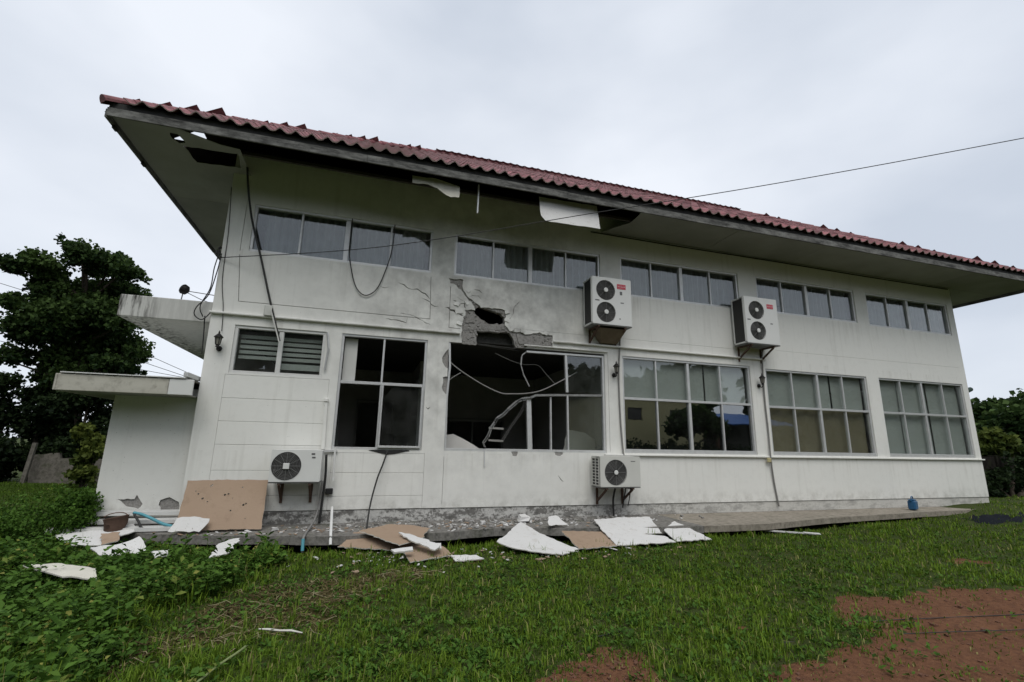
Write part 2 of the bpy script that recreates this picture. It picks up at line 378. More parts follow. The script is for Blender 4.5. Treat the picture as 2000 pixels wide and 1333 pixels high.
def inside(p, poly):
    x, y = p; c = False; j = len(poly) - 1
    for i in range(len(poly)):
        xi, yi = poly[i]; xj, yj = poly[j]
        if (yi > y) != (yj > y) and x < (xj - xi) * (y - yi) / (yj - yi) + xi: c = not c
        j = i
    return c
def cdt(outer, holes):
    V = []; E = []
    for poly in [outer] + list(holes):
        o = len(V); V += [Vector(p) for p in poly]; E += [(o + i, o + (i + 1) % len(poly)) for i in range(len(poly))]
    vs, es, fs, *_ = delaunay_2d_cdt(V, E, [], 0, 1e-5)
    tri = []
    for f in fs:
        c = sum((vs[i] for i in f), Vector((0, 0))) / 3
        if inside(c, outer) and not any(inside(c, h) for h in holes):
            a, b, d = f
            if (vs[b] - vs[a]).cross(vs[d] - vs[a]) < 0: b, d = d, b
            tri.append((a, b, d))
    return tri, [tuple(v) for v in vs]
def rect(x0, x1, z0, z1): return [(x0, z0), (x1, z0), (x1, z1), (x0, z1)]
def circ(x, z, r, n=28): return [(x + r * math.cos(2 * math.pi * i / n), z + r * math.sin(2 * math.pi * i / n)) for i in range(n)]
def rough(poly, amp, step, seed=0):
    rd = random.Random(seed); out = []
    for i in range(len(poly)):
        a = Vector(poly[i]); b = Vector(poly[(i + 1) % len(poly)]); n = max(1, int((b - a).length / step))
        for k in range(n):
            p = a.lerp(b, k / n)
            if k: p = p + Vector((rd.uniform(-amp, amp), rd.uniform(-amp, amp)))
            out.append((p.x, p.y))
    return out
def ribbon(pts, w, seed=0):
    """thin jagged crack outline along a polyline"""
    rd = random.Random(seed); P = []
    for i in range(len(pts) - 1):
        a = Vector(pts[i]); b = Vector(pts[i + 1]); n = max(1, int((b - a).length / 0.045))
        for k in range(n):
            q = a.lerp(b, k / n)
            if i or k: q = q + Vector((rd.uniform(-.012, .012), rd.uniform(-.012, .012)))
            P.append(q)
    P.append(Vector(pts[-1])); up_ = []; dn = []
    for i, q in enumerate(P):
        d = (P[min(i + 1, len(P) - 1)] - P[max(i - 1, 0)]).normalized(); n = Vector((-d.y, d.x))
        ww = w * (0.25 + rd.random()) * (0.15 if i in (0, len(P) - 1) else 1)
        up_.append(tuple(q + n * ww / 2)); dn.append(tuple(q - n * ww / 2))
    return up_ + dn[::-1]
def spline(pts, n=8):
    """Catmull-Rom through points"""
    P = [Vector(p) for p in pts]; out = []
    for i in range(len(P) - 1):
        a = P[max(i - 1, 0)]; b = P[i]; c = P[i + 1]; d = P[min(i + 2, len(P) - 1)]
        for k in range(n):
            t = k / n; out.append(0.5 * ((2 * b) + (c - a) * t + (2 * a - 5 * b + 4 * c - d) * t * t + (3 * b - a - 3 * c + d) * t ** 3))
    out.append(P[-1]); return out
def tag(o, label, cat, group=None):
    o['label'] = label; o['category'] = cat
    if group: o['group'] = group
    return o
def empty(name, loc=(0, 0, 0)):
    o = bpy.data.objects.new(name, None); C.objects.link(o); o.location = loc; o.empty_display_size = 0.2; return o
def kind(o, k): o['kind'] = k; return o
def copy_tree(o, parent=None):
    c = o.copy(); C.objects.link(c); c.parent = parent
    for ch in o.children: copy_tree(ch, c)
    return c

def fastmesh(name, verts, tris, tint, mat, parent=None, smooth=False):
    me = bpy.data.meshes.new(name); V = np.ascontiguousarray(verts, np.float32); T = np.ascontiguousarray(tris, np.int32)
    me.vertices.add(len(V)); me.vertices.foreach_set('co', V.ravel())
    me.loops.add(T.size); me.loops.foreach_set('vertex_index', T.ravel())
    me.polygons.add(len(T)); me.polygons.foreach_set('loop_start', np.arange(0, T.size, 3, dtype=np.int32))
    if tint is not None:
        a = me.attributes.new('tint', 'FLOAT', 'POINT'); a.data.foreach_set('value', np.ascontiguousarray(tint, np.float32))
    if smooth: me.polygons.foreach_set('use_smooth', np.ones(len(T), bool))
    me.materials.append(MATS[mat]); me.update(calc_edges=True)
    o = bpy.data.objects.new(name, me); C.objects.link(o)
    if parent: o.parent = parent
    return o
def unit(a): return a / np.maximum(np.linalg.norm(a, axis=1, keepdims=True), 1e-9)
def blades(P, h, w, lean, tint):
    n = len(P); az = rng.uniform(0, 2 * np.pi, n); d = np.stack([np.cos(az), np.sin(az), 0 * az], 1); s = np.stack([-np.sin(az), np.cos(az), 0 * az], 1)
    h = h[:, None]; w = w[:, None]; lean = lean[:, None]; Z = np.array([[0, 0, 1.0]])
    mid = P + Z * h * .6 * np.sqrt(np.maximum(.15, 1 - (lean * .5) ** 2)) + d * h * lean * .28; tip = P + Z * h * np.sqrt(np.maximum(.08, 1 - lean ** 2)) + d * h * lean
    v = np.stack([P - s * w, P + s * w, mid - s * w * .75, mid + s * w * .75, tip], 1).reshape(-1, 3)
    b = np.arange(n)[:, None] * 5; t = np.concatenate([b + [[0, 1, 2]], b + [[1, 3, 2]], b + [[2, 3, 4]]], 1).reshape(-1, 3)
    return v, t, np.repeat(tint, 5)
def leaves(P, D, size, tint, wid=0.42, Nrm=None):
    n = len(P); D = unit(D)
    if Nrm is None: Nrm = rng.normal(size=(n, 3))
    sd_ = unit(np.cross(D, Nrm)); nn = np.cross(sd_, D); L_ = size[:, None]
    v = np.stack([P, P + D * L_ * .5 + sd_ * L_ * wid + nn * L_ * .08, P + D * L_ - nn * L_ * .1, P + D * L_ * .5 - sd_ * L_ * wid + nn * L_ * .08], 1).reshape(-1, 3)
    b = np.arange(n)[:, None] * 4; t = np.concatenate([b + [[0, 2, 1]], b + [[0, 3, 2]]], 1).reshape(-1, 3)
    return v, t, np.repeat(tint, 4)
def merge(parts):
    V, T, K, o = [], [], [], 0
    for v, t, k in parts: V.append(v); T.append(t + o); K.append(k); o += len(v)
    return np.concatenate(V), np.concatenate(T), np.concatenate(K)
def wob(x, y, s=1.0, ph=0.0):
    return (np.sin(x * 1.3 * s + 1.7 + ph) * np.cos(y * 1.1 * s - .6 + ph) + .6 * np.sin(x * 2.9 * s - y * 2.3 * s + ph) + .4 * np.cos(x * 5.1 * s + y * 4.7 * s + 2 * ph)) / 2
def inpoly(X, Y, poly):
    c = np.zeros(X.shape, bool); j = len(poly) - 1
    for i in range(len(poly)):
        xi, yi = poly[i]; xj, yj = poly[j]
        if yi != yj: c ^= ((yi > Y) != (yj > Y)) & (X < (xj - xi) * (Y - yi) / (yj - yi) + xi)
        j = i
    return c

# ------------------------------------------------------------------ ground
SOIL = [[(9.6, -4.7), (8.15, -4.37), (7.4, -4.45), (6.74, -4.39), (6.29, -4.65), (6.12, -4.93), (5.6, -5.25), (4.96, -5.41), (4.67, -5.57), (4.5, -6.6), (9.6, -7.2), (16, -8), (16, -5.6)],
        [(3.15, -5.4), (3.4, -5.08), (3.67, -4.91), (3.95, -4.9), (4.1, -5.05), (4.05, -5.5), (3.5, -5.7)],
        [(4.85, -4.95), (4.95, -4.75), (5.25, -4.78), (5.15, -5.1), (4.95, -5.12)], [(9.6, -3.55), (10.1, -3.4), (10.5, -3.6), (10.0, -3.75)],
        [(3.2, -2.1), (3.5, -1.95), (3.75, -2.05), (3.45, -2.3)]]
BARE = [(0.95, -3.2), (1.22, -2.73), (1.87, -2.5), (2.9, -2.35), (3.1, -2.55), (2.45, -3.05), (2.28, -3.4), (1.83, -4.07), (1.43, -4.16), (0.8, -4.3), (0.55, -4.6), (0.4, -4.1), (0.9, -3.7)]
TONGUE = [(4.9, -4.86), (5.65, -4.95), (6.2, -4.97), (6.55, -4.93), (6.7, -5.06), (6.1, -5.27), (5.4, -5.33), (4.9, -5.2)]
def gz(x, y):
    z = -0.38 + 0.022 * wob(x, y, .9) + 0.012 * wob(x, y, 2.7, 1.0)
    z = z + 0.20 * np.exp(-((x - 16.6) / 2.0) ** 2 - ((y + .1) / .75) ** 2) + .06 * np.clip((x - 10) / 8, 0, 1)
    z = z - 0.14 * np.exp(-((y + .75) / .38) ** 2) * (1 / (1 + np.exp(-(x - .6) * 4))) * (1 / (1 + np.exp((x - 9.5) * 1.2)))
    z = z - 0.06 * np.clip(y / 2 + .3, 0, 1) * (x > -1.0) * (x < 17)
    return z
def soilmask(X, Y):
    m = np.zeros(X.shape); w1 = .10 * wob(X, Y, 5.0) + .06 * wob(X, Y, 13.0); w2 = .10 * wob(X, Y, 4.3, 2.0) + .06 * wob(X, Y, 12.0, 1.0)
    for p in SOIL: m = np.maximum(m, inpoly(X + w1, Y + w2, p) * 1.0)
    m = np.where(inpoly(X + 2 * w1, Y + 2 * w2, TONGUE), 0.0, m)
    return np.maximum(m, .42 * inpoly(X + 2 * w1, Y + 2 * w2, BARE))
def ground():
    gx = np.concatenate([np.linspace(-400, -14, 14), np.arange(-12, 24.01, 0.08), np.linspace(26, 400, 14)])
    gy = np.concatenate([np.linspace(-300, -9.5, 12), np.arange(-8, 0.4, 0.08), np.arange(1, 16, .5), np.linspace(18, 500, 14)])
    X, Y = np.meshgrid(gx, gy); Z = gz(X, Y); nx = len(gx); ny = len(gy)
    V = np.stack([X, Y, Z], -1).reshape(-1, 3); i = (np.arange(ny - 1)[:, None] * nx + np.arange(nx - 1)[None]).ravel()
    T = np.concatenate([np.stack([i, i + 1, i + nx + 1], 1), np.stack([i, i + nx + 1, i + nx], 1)])
    o = fastmesh('ground', V, T, None, 'ground', smooth=True)
    a = o.data.attributes.new('soil', 'FLOAT', 'POINT'); a.data.foreach_set('value', soilmask(X, Y).ravel().astype(np.float32))
    kind(o, 'structure')
ground()
APR = [(-1.75, .09), (-1.75, -.02), (-1.2, -.12), (-.6, -.42), (-.25, -.62), (.3, -.78), (1.0, -.93), (1.75, -1.12), (2.6, -1.15), (3.35, -1.12), (4.0, -.96), (4.45, -.9), (5.2, -1.12), (6.9, -1.33), (8.9, -1.36), (10.6, -1.02), (13.8, -.68), (15.2, -.62), (16.2, -.42), (16.4, .09)]
AP1 = [p for p in APR if p[0] <= 7.0] + [(7.6, -1.35), (7.6, .09)]; AP2 = [(7.61, .09), (7.61, -1.35)] + [p for p in APR if p[0] > 8]
m = MB(); m.plate(rough(AP2, .008, .12, 4), [], .10, ((0, 0, -.203), (1, 0, 0), (0, 1, 0), (0, 0, 1))); kind(m.build('concrete_slab', 'slab_concrete'), 'structure')
m = MB(); m.plate(rough(AP1, .02, .12, 3), [], .11, ((0, 0, -.2), (1, 0, 0), (0, 1, 0), (0, 0, 1)))
kind(m.build('concrete_apron', 'apron_concrete'), 'structure')

# ------------------------------------------------------------------ the building
B = empty('office_building', (8.4, 0, -.2)); B_INV = Matrix.Translation((-8.4, 0, .2))
tag(B, 'two storey white plastered building with red tiled roof and blast damaged windows', 'building')
def under(o, p=B):
    o.parent = p
    if p is B: o.matrix_parent_inverse = B_INV
    return o
FR = lambda y: ((0, y, 0), (1, 0, 0), (0, 0, 1), (0, -1, 0))       # facade plane facing the camera
LOW = [(1.62, 3.06, .93, 2.85), (3.44, 6.56, .93, 2.85), (6.95, 10.13, .94, 2.85), (10.55, 13.6, .94, 2.82), (14.0, 17.0, .94, 2.82)]
UPP = [(.03, 3.05, 4.12, 4.97), (3.47, 6.51, 4.13, 4.97), (6.98, 10.02, 4.14, 5.0), (10.53, 13.58, 4.16, 5.01), (13.98, 16.97, 4.13, 5.0)]
W1A = (0.0, 1.37, 2.07, 2.85)
WH = [rect(*w) for w in LOW + UPP + [W1A]]
HOLE = rough([(3.95, 3.56), (4.05, 3.56), (4.13, 3.55), (4.2, 3.53), (4.28, 3.51), (4.39, 3.49), (4.43, 3.44), (4.47, 3.42), (4.47, 3.31), (4.49, 3.27), (4.34, 3.29), (4.27, 3.26), (4.13, 3.28), (4.02, 3.33), (3.93, 3.4), (3.87, 3.47)], .026, .045, 1)
SKIN = rough([(3.68, 3.34), (3.72, 3.37), (3.7, 3.48), (3.83, 3.5), (3.9, 3.49), (3.82, 3.65), (3.77, 3.66), (3.62, 3.86), (3.57, 3.87), (3.53, 3.93), (3.41, 3.96), (3.38, 4.06), (3.65, 4.06), (3.64, 3.93), (3.7, 3.81), (3.78, 3.71), (3.93, 3.62), (4.01, 3.55), (4.36, 3.57), (4.49, 3.54), (4.5, 3.4), (4.48, 3.26), (4.58, 3.15), (4.73, 3.14), (4.81, 3.16), (4.89, 3.11), (5.05, 3.15), (5.18, 3.18), (5.24, 3.15), (5.45, 3.14), (5.45, 2.9), (4.9, 2.86), (4.75, 2.80), (3.66, 2.82), (3.67, 3.09)], .014, .05, 2)
DARKR = rough([(3.95, 3.11), (4.58, 3.12), (4.65, 3.03), (4.72, 2.80), (3.96, 2.80)], .012, .06, 4)
CR = [ribbon([(3.48, 3.64), (3.61, 3.59), (3.69, 3.59), (3.73, 3.5)], .026, 1), ribbon([(3.34, 3.49), (3.44, 3.46), (3.55, 3.41), (3.69, 3.36)], .034, 2),
      ribbon([(2.47, 3.86), (2.58, 3.83), (2.68, 3.76), (2.8, 3.78), (2.96, 3.70), (3.05, 3.62)], .02, 3), ribbon([(2.9, 3.62), (3.05, 3.55), (3.14, 3.48), (3.22, 3.5)], .018, 5),
      ribbon([(2.30, 3.17), (2.5, 3.16), (2.66, 3.13), (2.68, 3.24)], .016, 6), ribbon([(2.16, 3.76), (2.24, 3.74), (2.33, 3.77)], .02, 7),
      ribbon([(4.55, 3.3), (4.62, 3.45), (4.66, 3.62), (4.78, 3.76)], .012, 8), ribbon([(3.85, 3.9), (3.97, 3.88), (4.03, 3.83)], .014, 9),
      ribbon([(2.55, 3.3), (2.8, 3.27), (2.95, 3.2), (3.1, 3.12)], .012, 21), ribbon([(3.75, 3.75), (3.95, 3.78), (4.0, 3.72)], .01, 22),
      ribbon([(5.56, .52), (5.61, .45), (5.66, .41)], .035, 10), ribbon([(3.1, 1.66), (3.13, 1.63), (3.17, 1.67)], .03, 11),
      rough([(3.44, 2.72), (3.37, 2.63), (3.33, 2.55), (3.34, 2.47), (3.4, 2.38), (3.46, 2.36)], .012, .05, 12),
      rough([(3.46, 2.22), (3.36, 2.2), (3.37, 2.1), (3.35, 2.02), (3.41, 1.92), (3.47, 1.87)], .012, .05, 13),
      rough([(4.65, .95), (4.68, .86), (4.76, .855), (4.79, .95)], .006, .03, 14), rough([(5.48, .95), (5.5, .89), (5.58, .865), (5.65, .89), (5.66, .95)], .006, .03, 15),
      rough([(2.28, .95), (2.36, .87), (2.5, .84), (2.62, .86), (2.8, .95)], .01, .05, 16),
      [(-.095, 4.04), (-.01, 3.236), (3.08, 3.236), (3.055, 4.04), (3.045, 4.04), (3.07, 3.246), (0.0, 3.246), (-.085, 4.04)],
      [(3.425, 3.9), (3.43, 3.12), (3.64, 3.115), (3.64, 3.105), (3.42, 3.11), (3.415, 3.9)],
      rect(-.1, -.092, 4.1, 5.4), rect(3.445, 3.451, .06, .84), rect(6.63, 6.637, .95, 2.9), rect(4.6, 10.4, 3.205, 3.209), rect(10.9, 17.0, 3.26, 3.264)]
PAN = [rect(-.04, 1.49, 0, 2.05), rect(1.64, 3.12, 0, .88)]
m = MB(); m.plate(rect(-.36, 17.2, -.2, 5.9), WH + [HOLE, DARKR], .10, FR(0)); under(m.build('masonry_wall', 'raw_concrete'))
m = MB(); m.plate(rect(-.36, 17.2, 0, 5.9), WH + [SKIN] + CR + PAN, .024, FR(-.026), side=0); under(m.build('plaster_skin', 'plaster'))
def panel(x0, x1, z0, z1, y=-.012):
    m = MB(); m.cbox(x0, x1, y - .012, y + .01, z0, z1, .004); under(m.build('panel', 'plaster'))
for z0, z1 in ((0.0, .225), (.23, .595), (.60, .975), (.98, 1.325), (1.33, 1.68), (1.685, 2.046)): panel(-.038, 1.488, z0 - .0005, z1 + .001)
for z0, z1 in ((0.0, .20), (.205, .56), (.565, .876)): panel(1.642, 3.118, z0 - .0005, z1 + .001)
m = MB(); m.box(-.36, 17.2, -.012, -.004, -.2, -.012); under(m.build('plinth', 'plinth'))
for x0, x1 in ((-.38, 3.63), (5.46, 10.55)):
    m = MB(); m.cbox(x0, x1, -.085, -.03, 3.0, 3.035, .008); under(m.build('ledge', 'plaster'))
m = MB(); m.cbox(4.86, 6.62, -.07, -.03, 2.885, 2.91, .006); under(m.build('window_head', 'plaster'))
for x0, x1 in ((6.5, 10.4), (10.42, 17.24)):
    m = MB(); m.cbox(x0, x1, -.075, -.03, .885, .918, .006); under(m.build('sill_ledge', 'plaster'))
for xa, xb in ((-.36, -.2), (17.04, 17.2)):
    m = MB(); m.box(xa, xb, .165, 7.6, -.2, 5.9); under(m.build('side_wall', 'plaster'))
m = MB(); m.box(-.36, 17.2, 7.605, 7.76, -.2, 5.9); under(m.build('back_wall', 'plaster'))
# rooms
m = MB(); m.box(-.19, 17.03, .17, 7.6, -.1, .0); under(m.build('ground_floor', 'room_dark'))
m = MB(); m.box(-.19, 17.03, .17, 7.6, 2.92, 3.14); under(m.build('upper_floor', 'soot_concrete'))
m = MB(); m.box(-.19, 17.03, .17, 7.6, 5.3, 5.38); under(m.build('upper_ceiling', 'room_wall'))
for x, y0, y1, z0, z1 in ((6.72, .17, 7.6, .005, 2.915), (3.22, 2.6, 4.5, .005, 2.915), (6.72, .17, 7.6, 3.145, 5.295), (3.24, .17, 7.6, 3.145, 5.295), (10.3, .17, 7.6, .005, 5.29)):
    m = MB(); m.box(x, x + .09, y0, y1, z0, z1); under(m.build('partition', 'room_wall'))
DOORS = [rect(4.05, 5.75, 0.01, 1.66), rect(1.9, 2.75, .01, 2.05), rect(.2, 1.0, .01, 2.0)]
m = MB(); m.plate(rect(-.18, 6.7, .006, 2.914), DOORS, .1, FR(4.55)); under(m.build('partition', 'room_wall'))
for a, b, h in ((4.05, 5.75, 1.66), (1.9, 2.75, 2.05), (.2, 1.0, 2.0)):
    m = MB(); m.box(a - .05, a - .001, 4.5, 4.545, .01, h + .05); m.box(b + .001, b + .05, 4.5, 4.545, .01, h + .05); m.box(a - .05, b + .05, 4.498, 4.546, h + .052, h + .09); under(m.build('door_casing', 'room_trim'))
m = MB(); m.box(4.9, 4.94, 4.5, 4.545, .01, 1.65); under(m.build('door_post', 'room_trim'))
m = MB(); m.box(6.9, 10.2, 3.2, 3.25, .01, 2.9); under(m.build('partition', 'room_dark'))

# bricks and blocks round the breach
bm = MB(); bm.cbox(-.1, .1, -.05, .05, -.032, .032, .006); bpro = bm.build('brick', 'brick'); under(bpro)
spots = [(4.22, .045, 3.575, .05), (4.43, .045, 3.54, -.3)]
for i, (x, y, z, a) in enumerate(spots):
    o = bpro if i == 0 else bpro.copy()
    if i: C.objects.link(o)
    o.parent = B; o.matrix_parent_inverse = B_INV; o.location = (x, y + .035, z); o.rotation_euler = (0, a, random.uniform(-.1, .1))
rub = [((3.68, 2.84), (3.94, 2.83), (3.93, 3.08), (3.82, 3.05), (3.7, 2.93)), ((3.70, 3.1), (3.9, 3.12), (3.93, 3.22), (3.7, 3.2)), ((3.72, 3.24), (3.9, 3.25), (3.86, 3.37), (3.74, 3.33)), ((4.0, 3.15), (4.3, 3.17), (4.28, 3.24), (3.98, 3.24)), ((4.33, 3.15), (4.5, 3.17), (4.47, 3.25), (4.33, 3.24)), ((4.78, 2.92), (5.05, 2.92), (5.05, 3.11), (4.9, 3.08), (4.72, 3.11)), ((5.08, 2.92), (5.42, 2.93), (5.42, 3.1), (5.2, 3.12), (5.08, 3.11))]
for i, p in enumerate(rub):
    m = MB(); m.plate(rough(list(p), .01, .05, 30 + i), [], .05, FR(-.004 - .006 * (i % 3))); under(m.build('broken_block', 'raw_concrete'))
m = MB(); m.tube([(3.9, .03, 2.87), (4.3, .02, 2.845), (4.72, .03, 2.83)], .009, 5); m.tube([(4.0, .07, 2.86), (4.5, .06, 2.82), (4.8, .08, 2.8)], .007, 5); under(m.build('reinforcing_bar', 'soot_concrete'))

m = MB(); rdm = random.Random(5)
for i in range(900):
    x = rdm.uniform(3.4, 5.45); z = rdm.uniform(2.84, 4.06)
    if not inside((x, z), SKIN) or inside((x, z), HOLE) or inside((x, z), DARKR): continue
    q = rdm.uniform(.008, .03); vs_ = []
    for a, b, c in ((-1, 0, -1), (1, 0, -1), (1, 0, 1), (-1, 0, 1), (-.6, -1, -.6), (.6, -1, -.6), (.6, -1, .6), (-.6, -1, .6)): vs_.append((x + q * a * rdm.uniform(.5, 1.1), .004 + q * .9 * b * rdm.uniform(.5, 1.2), z + q * c * rdm.uniform(.5, 1.1)))
    m.add(vs_, [(0, 1, 2, 3), (7, 6, 5, 4), (4, 5, 1, 0), (5, 6, 2, 1), (6, 7, 3, 2), (7, 4, 0, 3)])
kind(under(m.build('broken_masonry', 'raw_concrete')), 'stuff')
for i, (x, z, q, a) in enumerate(((3.63, 3.72, .07, .4), (3.60, 3.45, .08, -.3), (3.74, 3.62, .05, .9), (4.53, 3.36, .06, .2), (4.52, 3.52, .05, -.4), (3.62, 3.22, .06, .1), (3.75, 3.86, .05, .6), (4.85, 3.19, .06, -.2), (5.3, 3.17, .05, .1), (3.55, 3.58, .06, .3), (4.62, 3.2, .05, -.7))):
    m = MB(); m.plate(rough([(-q, -q * .6), (q * .7, -q * .8), (q, q * .3), (q * .1, q * .9), (-q * .8, q * .5)], q * .15, q * .5, 300 + i), [], .014, ((0, 0, 0), (1, 0, 0), (0, 0, 1), (0, -1, 0))); o = under(m.build('plaster_flake', 'plaster')); o.location = (x, -.036, z); o.rotation_euler = (random.uniform(-.35, .1), a, random.uniform(-.2, .2))

# windows -------------------------------------------------------------
def window(x0, x1, z0, z1, cols, trans=None, skip=(), fw_=.045, mat='aluminium', glass='glass', bottom=None, y=.03, thick=None, no=(), lowglass=None):
    """frame (the part) with mullions, transom and panes as sub-parts; cols: inner mullion x positions"""
    bt = bottom or fw_; d0, d1 = y - .035, y + .045
    m = MB()
    if 'l' not in no: m.cbox(x0, x0 + fw_, d0, d1, z0 + bt, z1 - fw_, .004)
    m.cbox(x1 - fw_, x1, d0, d1, z0 + bt, z1 - fw_, .004); m.cbox(x0, x1, d0 - .004, d1, z0, z0 + bt - .001, .004)
    if 't' not in no: m.cbox(x0, x1, d0 - .002, d1, z1 - fw_ + .001, z1, .004)
    f = under(m.build('window', mat)); rows = [(z0 + bt, z1 - fw_)]
    if trans:
        rows = [(z0 + bt, trans - .025), (trans + .025, z1 - fw_)]
        if 'tr' not in no:
            t = MB(); t.cbox(x0 + fw_ + .001, x1 - fw_ - .001, d0 + .004, d1 - .004, trans - .024, trans + .024, .003); under(t.build('transom', mat), f)
    edges = [x0 + fw_] + list(cols) + [x1 - fw_]
    for ri, (a, b) in enumerate(rows):
        for ci, c in enumerate(cols):
            if ('m', ri, ci) in skip: continue
            w = (thick or {}).get(ci, .016); t = MB(); t.cbox(c - w, c + w, d0 + .008, d1 - .008, a + .001, b - .001, .003); under(t.build('mullion', mat), f)
        for ci in range(len(edges) - 1):
            if (ri, ci) in skip: continue
            g = MB(); g.box(edges[ci] + .004, edges[ci + 1] - .004, y + .006 + .008 * (ci % 2), y + .011 + .008 * (ci % 2), a + .002, b - .002); under(g.build('pane', lowglass if lowglass and ri == 0 else glass), f)
    return f
def even(x0, x1, n): return [x0 + (x1 - x0) * i / n for i in range(1, n)]
for i, w in enumerate(UPP): window(*w, even(w[0], w[1], 4), None, thick={1: .04}, mat='aluminium' if i < 3 else 'aluminium')
window(*W1A, [.685], None, mat='white_frame', thick={0: .035}, fw_=.05)
w1b = window(*LOW[0], [2.32], 2.03, skip={(0, 0), (0, 1), (1, 0), (1, 1)}, fw_=.04)
g = MB(); g.plate(rough([(2.345, .98), (3.015, .98), (3.015, 2.0), (2.52, 2.0), (2.43, 1.86), (2.345, 1.80)], .004, .08, 90), [], .005, FR(.04)); under(g.build('pane', 'glass'), w1b)
g = MB(); g.plate([(1.665, .98), (1.72, .98), (1.70, 1.12), (1.665, 1.3)], [], .005, FR(.04)); under(g.build('glass_shard', 'glass'), w1b)
g = MB(); g.plate([(3.015, 2.06), (3.015, 2.35), (2.96, 2.2), (2.9, 2.06)], [], .005, FR(.04)); under(g.build('glass_shard', 'glass'), w1b)
g = MB(); g.cbox(2.335, 3.03, -.055, -.012, .965, 1.0, .004); g.cbox(3.0, 3.03, -.055, -.012, 1.0, 2.0, .004); g.cbox(2.335, 2.362, -.055, -.012, 1.0, 2.0, .004); under(g.build('sash_frame', 'aluminium'), w1b)
window(*LOW[2], [7.75, 8.53, 9.34], 2.0, thick={1: .03}, bottom=.075, lowglass='glass_tinted')
window(*LOW[3], even(LOW[3][0], LOW[3][1], 4), 1.98, thick={1: .03}, bottom=.075)
window(*LOW[4], even(LOW[4][0], LOW[4][1], 4), 1.98, thick={1: .03}, bottom=.075)
# the wrecked window: only its right third still stands
x0, x1, z0, z1 = LOW[1]; Y0, Y1 = -.005, .075
m = MB(); m.cbox(6.515, 6.56, Y0, Y1, z0 + .05, 2.82, .004); m.cbox(x0, x1, Y0 - .004, Y1, z0, z0 + .048, .004)
m.bar((3.455, .03, 2.86), (3.48, .025, 2.4), .035, .07, (0, 1, 0)); m.bar((3.48, .025, 2.4), (3.45, .02, 1.85), .035, .07, (0, 1, 0)); m.bar((3.45, .02, 1.85), (3.465, .03, .98), .035, .07, (0, 1, 0))
m.bar((4.93, .03, 2.79), (6.52, .03, 2.80), .07, .035); wf = under(m.build('window', 'aluminium'))
for nm, a, b, wd in (('mullion', (5.74, .03, 2.78), (5.765, .03, 2.055), .045), ('mullion', (5.77, .03, 1.99), (5.78, .03, .98), .03), ('mullion', (4.985, .03, 1.93), (5.02, .03, .98), .085), ('mullion', (5.44, .07, 1.95), (5.45, .07, .98), .025)):
    t = MB(); t.bar(a, b, wd, .06, (0, 1, 0)); under(t.build(nm, 'aluminium'), wf)
t = MB(); P = [(6.515, .03, 2.03), (5.51, .025, 1.99), (5.12, .0, 1.965), (4.92, -.03, 1.91), (4.73, -.05, 1.84), (4.55, -.06, 1.68), (4.35, -.07, 1.52), (4.25, -.06, 1.35), (4.12, -.04, 1.09), (4.15, -.03, 1.02)]
Q = []
for i in range(len(P) - 1):
    Q.append(P[i])
    if i > 1: Q.append(tuple(Vector(P[i]).lerp(Vector(P[i + 1]), .5) + Vector((random.uniform(-.022, .022), random.uniform(-.03, .03), random.uniform(-.022, .022)))))
P = Q + [P[-1]]
for i in range(len(P) - 1):
    t.bar(P[i], P[i + 1], .032 if i < 3 else .012 + .016 * random.random(), .04 if i < 3 else .012 + .016 * random.random())
    if i > 2: t.bar(Vector(P[i]) + Vector((.02, .02, -.035)), Vector(P[i + 1]) + Vector((.03, .02, -.03 + .012 * (i % 2))), .012, .02)
under(t.build('transom', 'torn_aluminium'), wf)
t = MB(); P = [(4.93, .03, 2.785), (4.85, .02, 2.72), (4.83, .0, 2.68), (4.81, -.02, 2.52), (4.86, -.03, 2.34), (4.98, -.03, 2.12)]
for i in range(len(P) - 1): t.bar(P[i], P[i + 1], .014 + .012 * random.random(), .03, (0, 1, 0))
under(t.build('bent_rail', 'torn_aluminium'), wf)
t = MB(); P = [(4.97, .1, 1.88), (4.9, .16, 1.67), (4.72, .24, 1.39), (4.57, .26, 1.14)]
for i in range(len(P) - 1): t.bar(P[i], P[i + 1], .05, .05, (0, 1, 0))
under(t.build('bent_rail', 'soot_concrete'), wf)
for a, b, c, d in ((5.785, 6.51, 2.06, 2.775), (5.80, 6.51, .985, 1.995)):
    g = MB(); g.box(a, b, .035, .04, c, d); under(g.build('pane', 'glass'), wf)
t = MB()
for z in (1.36, 1.13): t.bar((4.36, .5, z), (4.65, .5, z - .01), .03, .035)
under(t.build('blind_slat', 'room_trim'), wf)
t = MB(); t.bar((4.155, -.03, .95), (4.16, -.05, .67), .014, .014); under(t.build('hanging_strip', 'aluminium'), wf)
# open casement stay and the torn weather strip on the neighbouring window
m = MB(); m.bar((1.385, -.03, 2.84), (1.43, -.09, 2.55), .02, .03); m.bar((1.43, -.09, 2.55), (1.40, -.06, 2.2), .02, .03); under(m.build('bent_casing', 'aluminium'))
m = MB(); m.bar((1.475, -.05, 1.7), (1.5, -.05, .93), .05, .05, (0, 1, 0)); m.cbox(1.44, 1.51, -.09, -.03, 1.68, 1.74, .008); under(m.build('pipe_cover', 'plaster'))
m = MB(); m.bar((1.5, -.06, .90), (1.72, -.05, .905), .03, .03); under(m.build('bent_sill', 'aluminium'))

